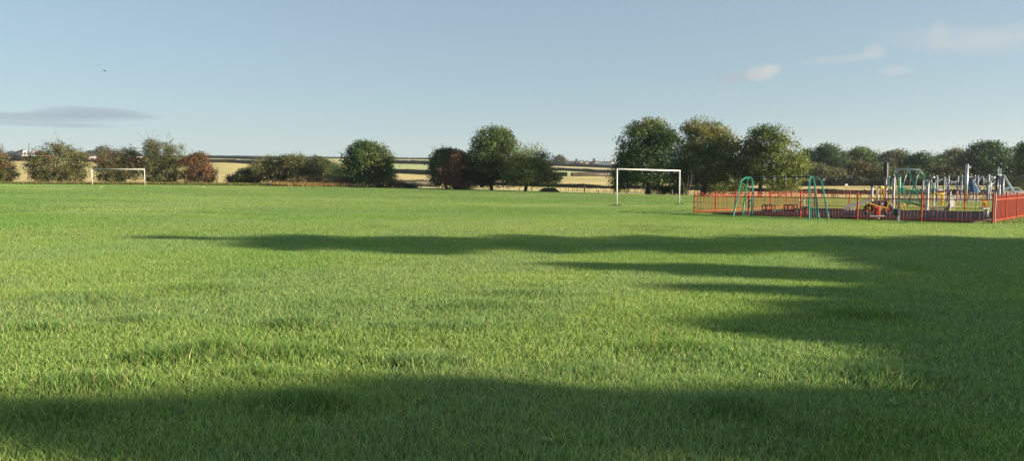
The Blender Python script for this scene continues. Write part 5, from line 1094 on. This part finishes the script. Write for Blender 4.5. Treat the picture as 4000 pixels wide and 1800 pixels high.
def cloud(px, row, wpx, hpx, colr, op, scale, seed, bend=0, tilt=0, stretch=1., thr=.35):
    global col
    a0 = math.atan((px - CX) / F); e0 = math.atan((HOR - row) / F * math.cos(a0)); sa = wpx / F; se = hpx / F
    u = mth('DIVIDE', mth('SUBTRACT', az, a0), sa); v = mth('DIVIDE', mth('SUBTRACT', el, e0), se)
    v = mth('ADD', v, mth('ADD', mth('MULTIPLY', mth('MULTIPLY', u, u), bend), mth('MULTIPLY', u, tilt)))
    r2 = mth('ADD', mth('MULTIPLY', u, u), mth('MULTIPLY', v, v)); m_ = mth('SUBTRACT', 1, r2, clamp=True)
    n = cn(scale, seed, stretch); m_ = mth('MULTIPLY', mth('POWER', m_, .8), mth('MULTIPLY', mth('SUBTRACT', mth('ADD', n, mth('MULTIPLY', m_, .35)), thr, clamp=True), 3.4, clamp=True), clamp=True)
    m_ = mth('MULTIPLY', m_, op, clamp=True)
    mx = N(nt, 'ShaderNodeMix', data_type='RGBA'); nt.links.new(m_, mx.inputs[0]); nt.links.new(col, mx.inputs[6]); mx.inputs[7].default_value = (*colr, 1); col = mx.outputs[2]
CG = (1.9, 2.3, 2.8); CWm = (4.0, 3.9, 3.75)
cloud(400, 446, 225, 24, CG, .7, 30, 3.3, bend=.5, tilt=.2, stretch=.16, thr=.40)
cloud(110, 460, 330, 22, CG, .6, 30, 5.1, bend=-.1, stretch=.14, thr=.42)
cloud(300, 492, 170, 11, CG, .5, 26, 1.1, stretch=.15); cloud(60, 485, 120, 10, CG, .4, 26, 6.1, stretch=.15)
cloud(2880, 308, 110, 22, (2.5, 2.8, 3.15), .7, 24, 2.2, tilt=-.5, thr=.22)
cloud(2965, 292, 62, 32, CWm, .6, 26, 7.7, tilt=-.2, thr=.26); cloud(3005, 276, 36, 20, CWm, .45, 30, 1.7, thr=.26)
cloud(2840, 372, 60, 12, CWm, .14, 24, 8.8)
cloud(3395, 212, 44, 28, CWm, .42, 26, 9.3, thr=.28); cloud(3480, 283, 60, 22, CWm, .32, 26, 4.9, thr=.28); cloud(3270, 238, 150, 16, CWm, .28, 22, 6.1, stretch=.4, tilt=-.5)
cloud(3720, 170, 300, 60, CWm, .24, 16, 12.4, tilt=.6, stretch=.5, thr=.42); cloud(3880, 150, 180, 40, CWm, .25, 20, 15.2, tilt=-.5, stretch=.5, thr=.4); cloud(3640, 150, 40, 60, CWm, .28, 22, 3.9, thr=.3)
nt.links.new(col, bg.inputs['Color']); nt.links.new(bg.outputs[0], wo.inputs[0])

# ------------------------------------------------------------------ haze
m, hnt, hout = newmat('haze_air'); pv = N(hnt, 'ShaderNodeVolumePrincipled'); pv.inputs['Color'].default_value = (.80, .88, 1, 1); pv.inputs['Density'].default_value = .00014; pv.inputs['Anisotropy'].default_value = .2
hnt.links.new(pv.outputs[0], hout.inputs['Volume'])
tag(MB().prism([(-2600, -80, -40), (3600, -80, -40), (3600, 3500, -40), (-2600, 3500, -40)], (0, 0, 165)).build('haze', m), 'thin morning haze over the fields', 'haze', kind='stuff')
# ------------------------------------------------------------------ camera
cd = bpy.data.cameras.new('camera'); cd.sensor_width = 36; cd.lens = 26; cd.clip_end = 9000; cd.clip_start = .05
co = bpy.data.objects.new('camera', cd); C.objects.link(co); co.location = (0, 0, EYE); co.rotation_euler = (R(90) - PITCH, 0, 0); sc.camera = co
vs = sc.view_settings; sc.display_settings.display_device = 'sRGB'; vs.view_transform = 'Standard'; vs.look = 'None'; vs.gamma = 1; vs.exposure = 1.27; vs.use_curve_mapping = False
sc.render.engine = 'CYCLES'; sc.cycles.max_bounces = 8; sc.cycles.transparent_max_bounces = 4; sc.cycles.use_denoising = True; sc.cycles.denoiser = 'OPENIMAGEDENOISE'; sc.cycles.denoising_input_passes = 'RGB_ALBEDO_NORMAL'; sc.cycles.denoising_prefilter = 'ACCURATE'
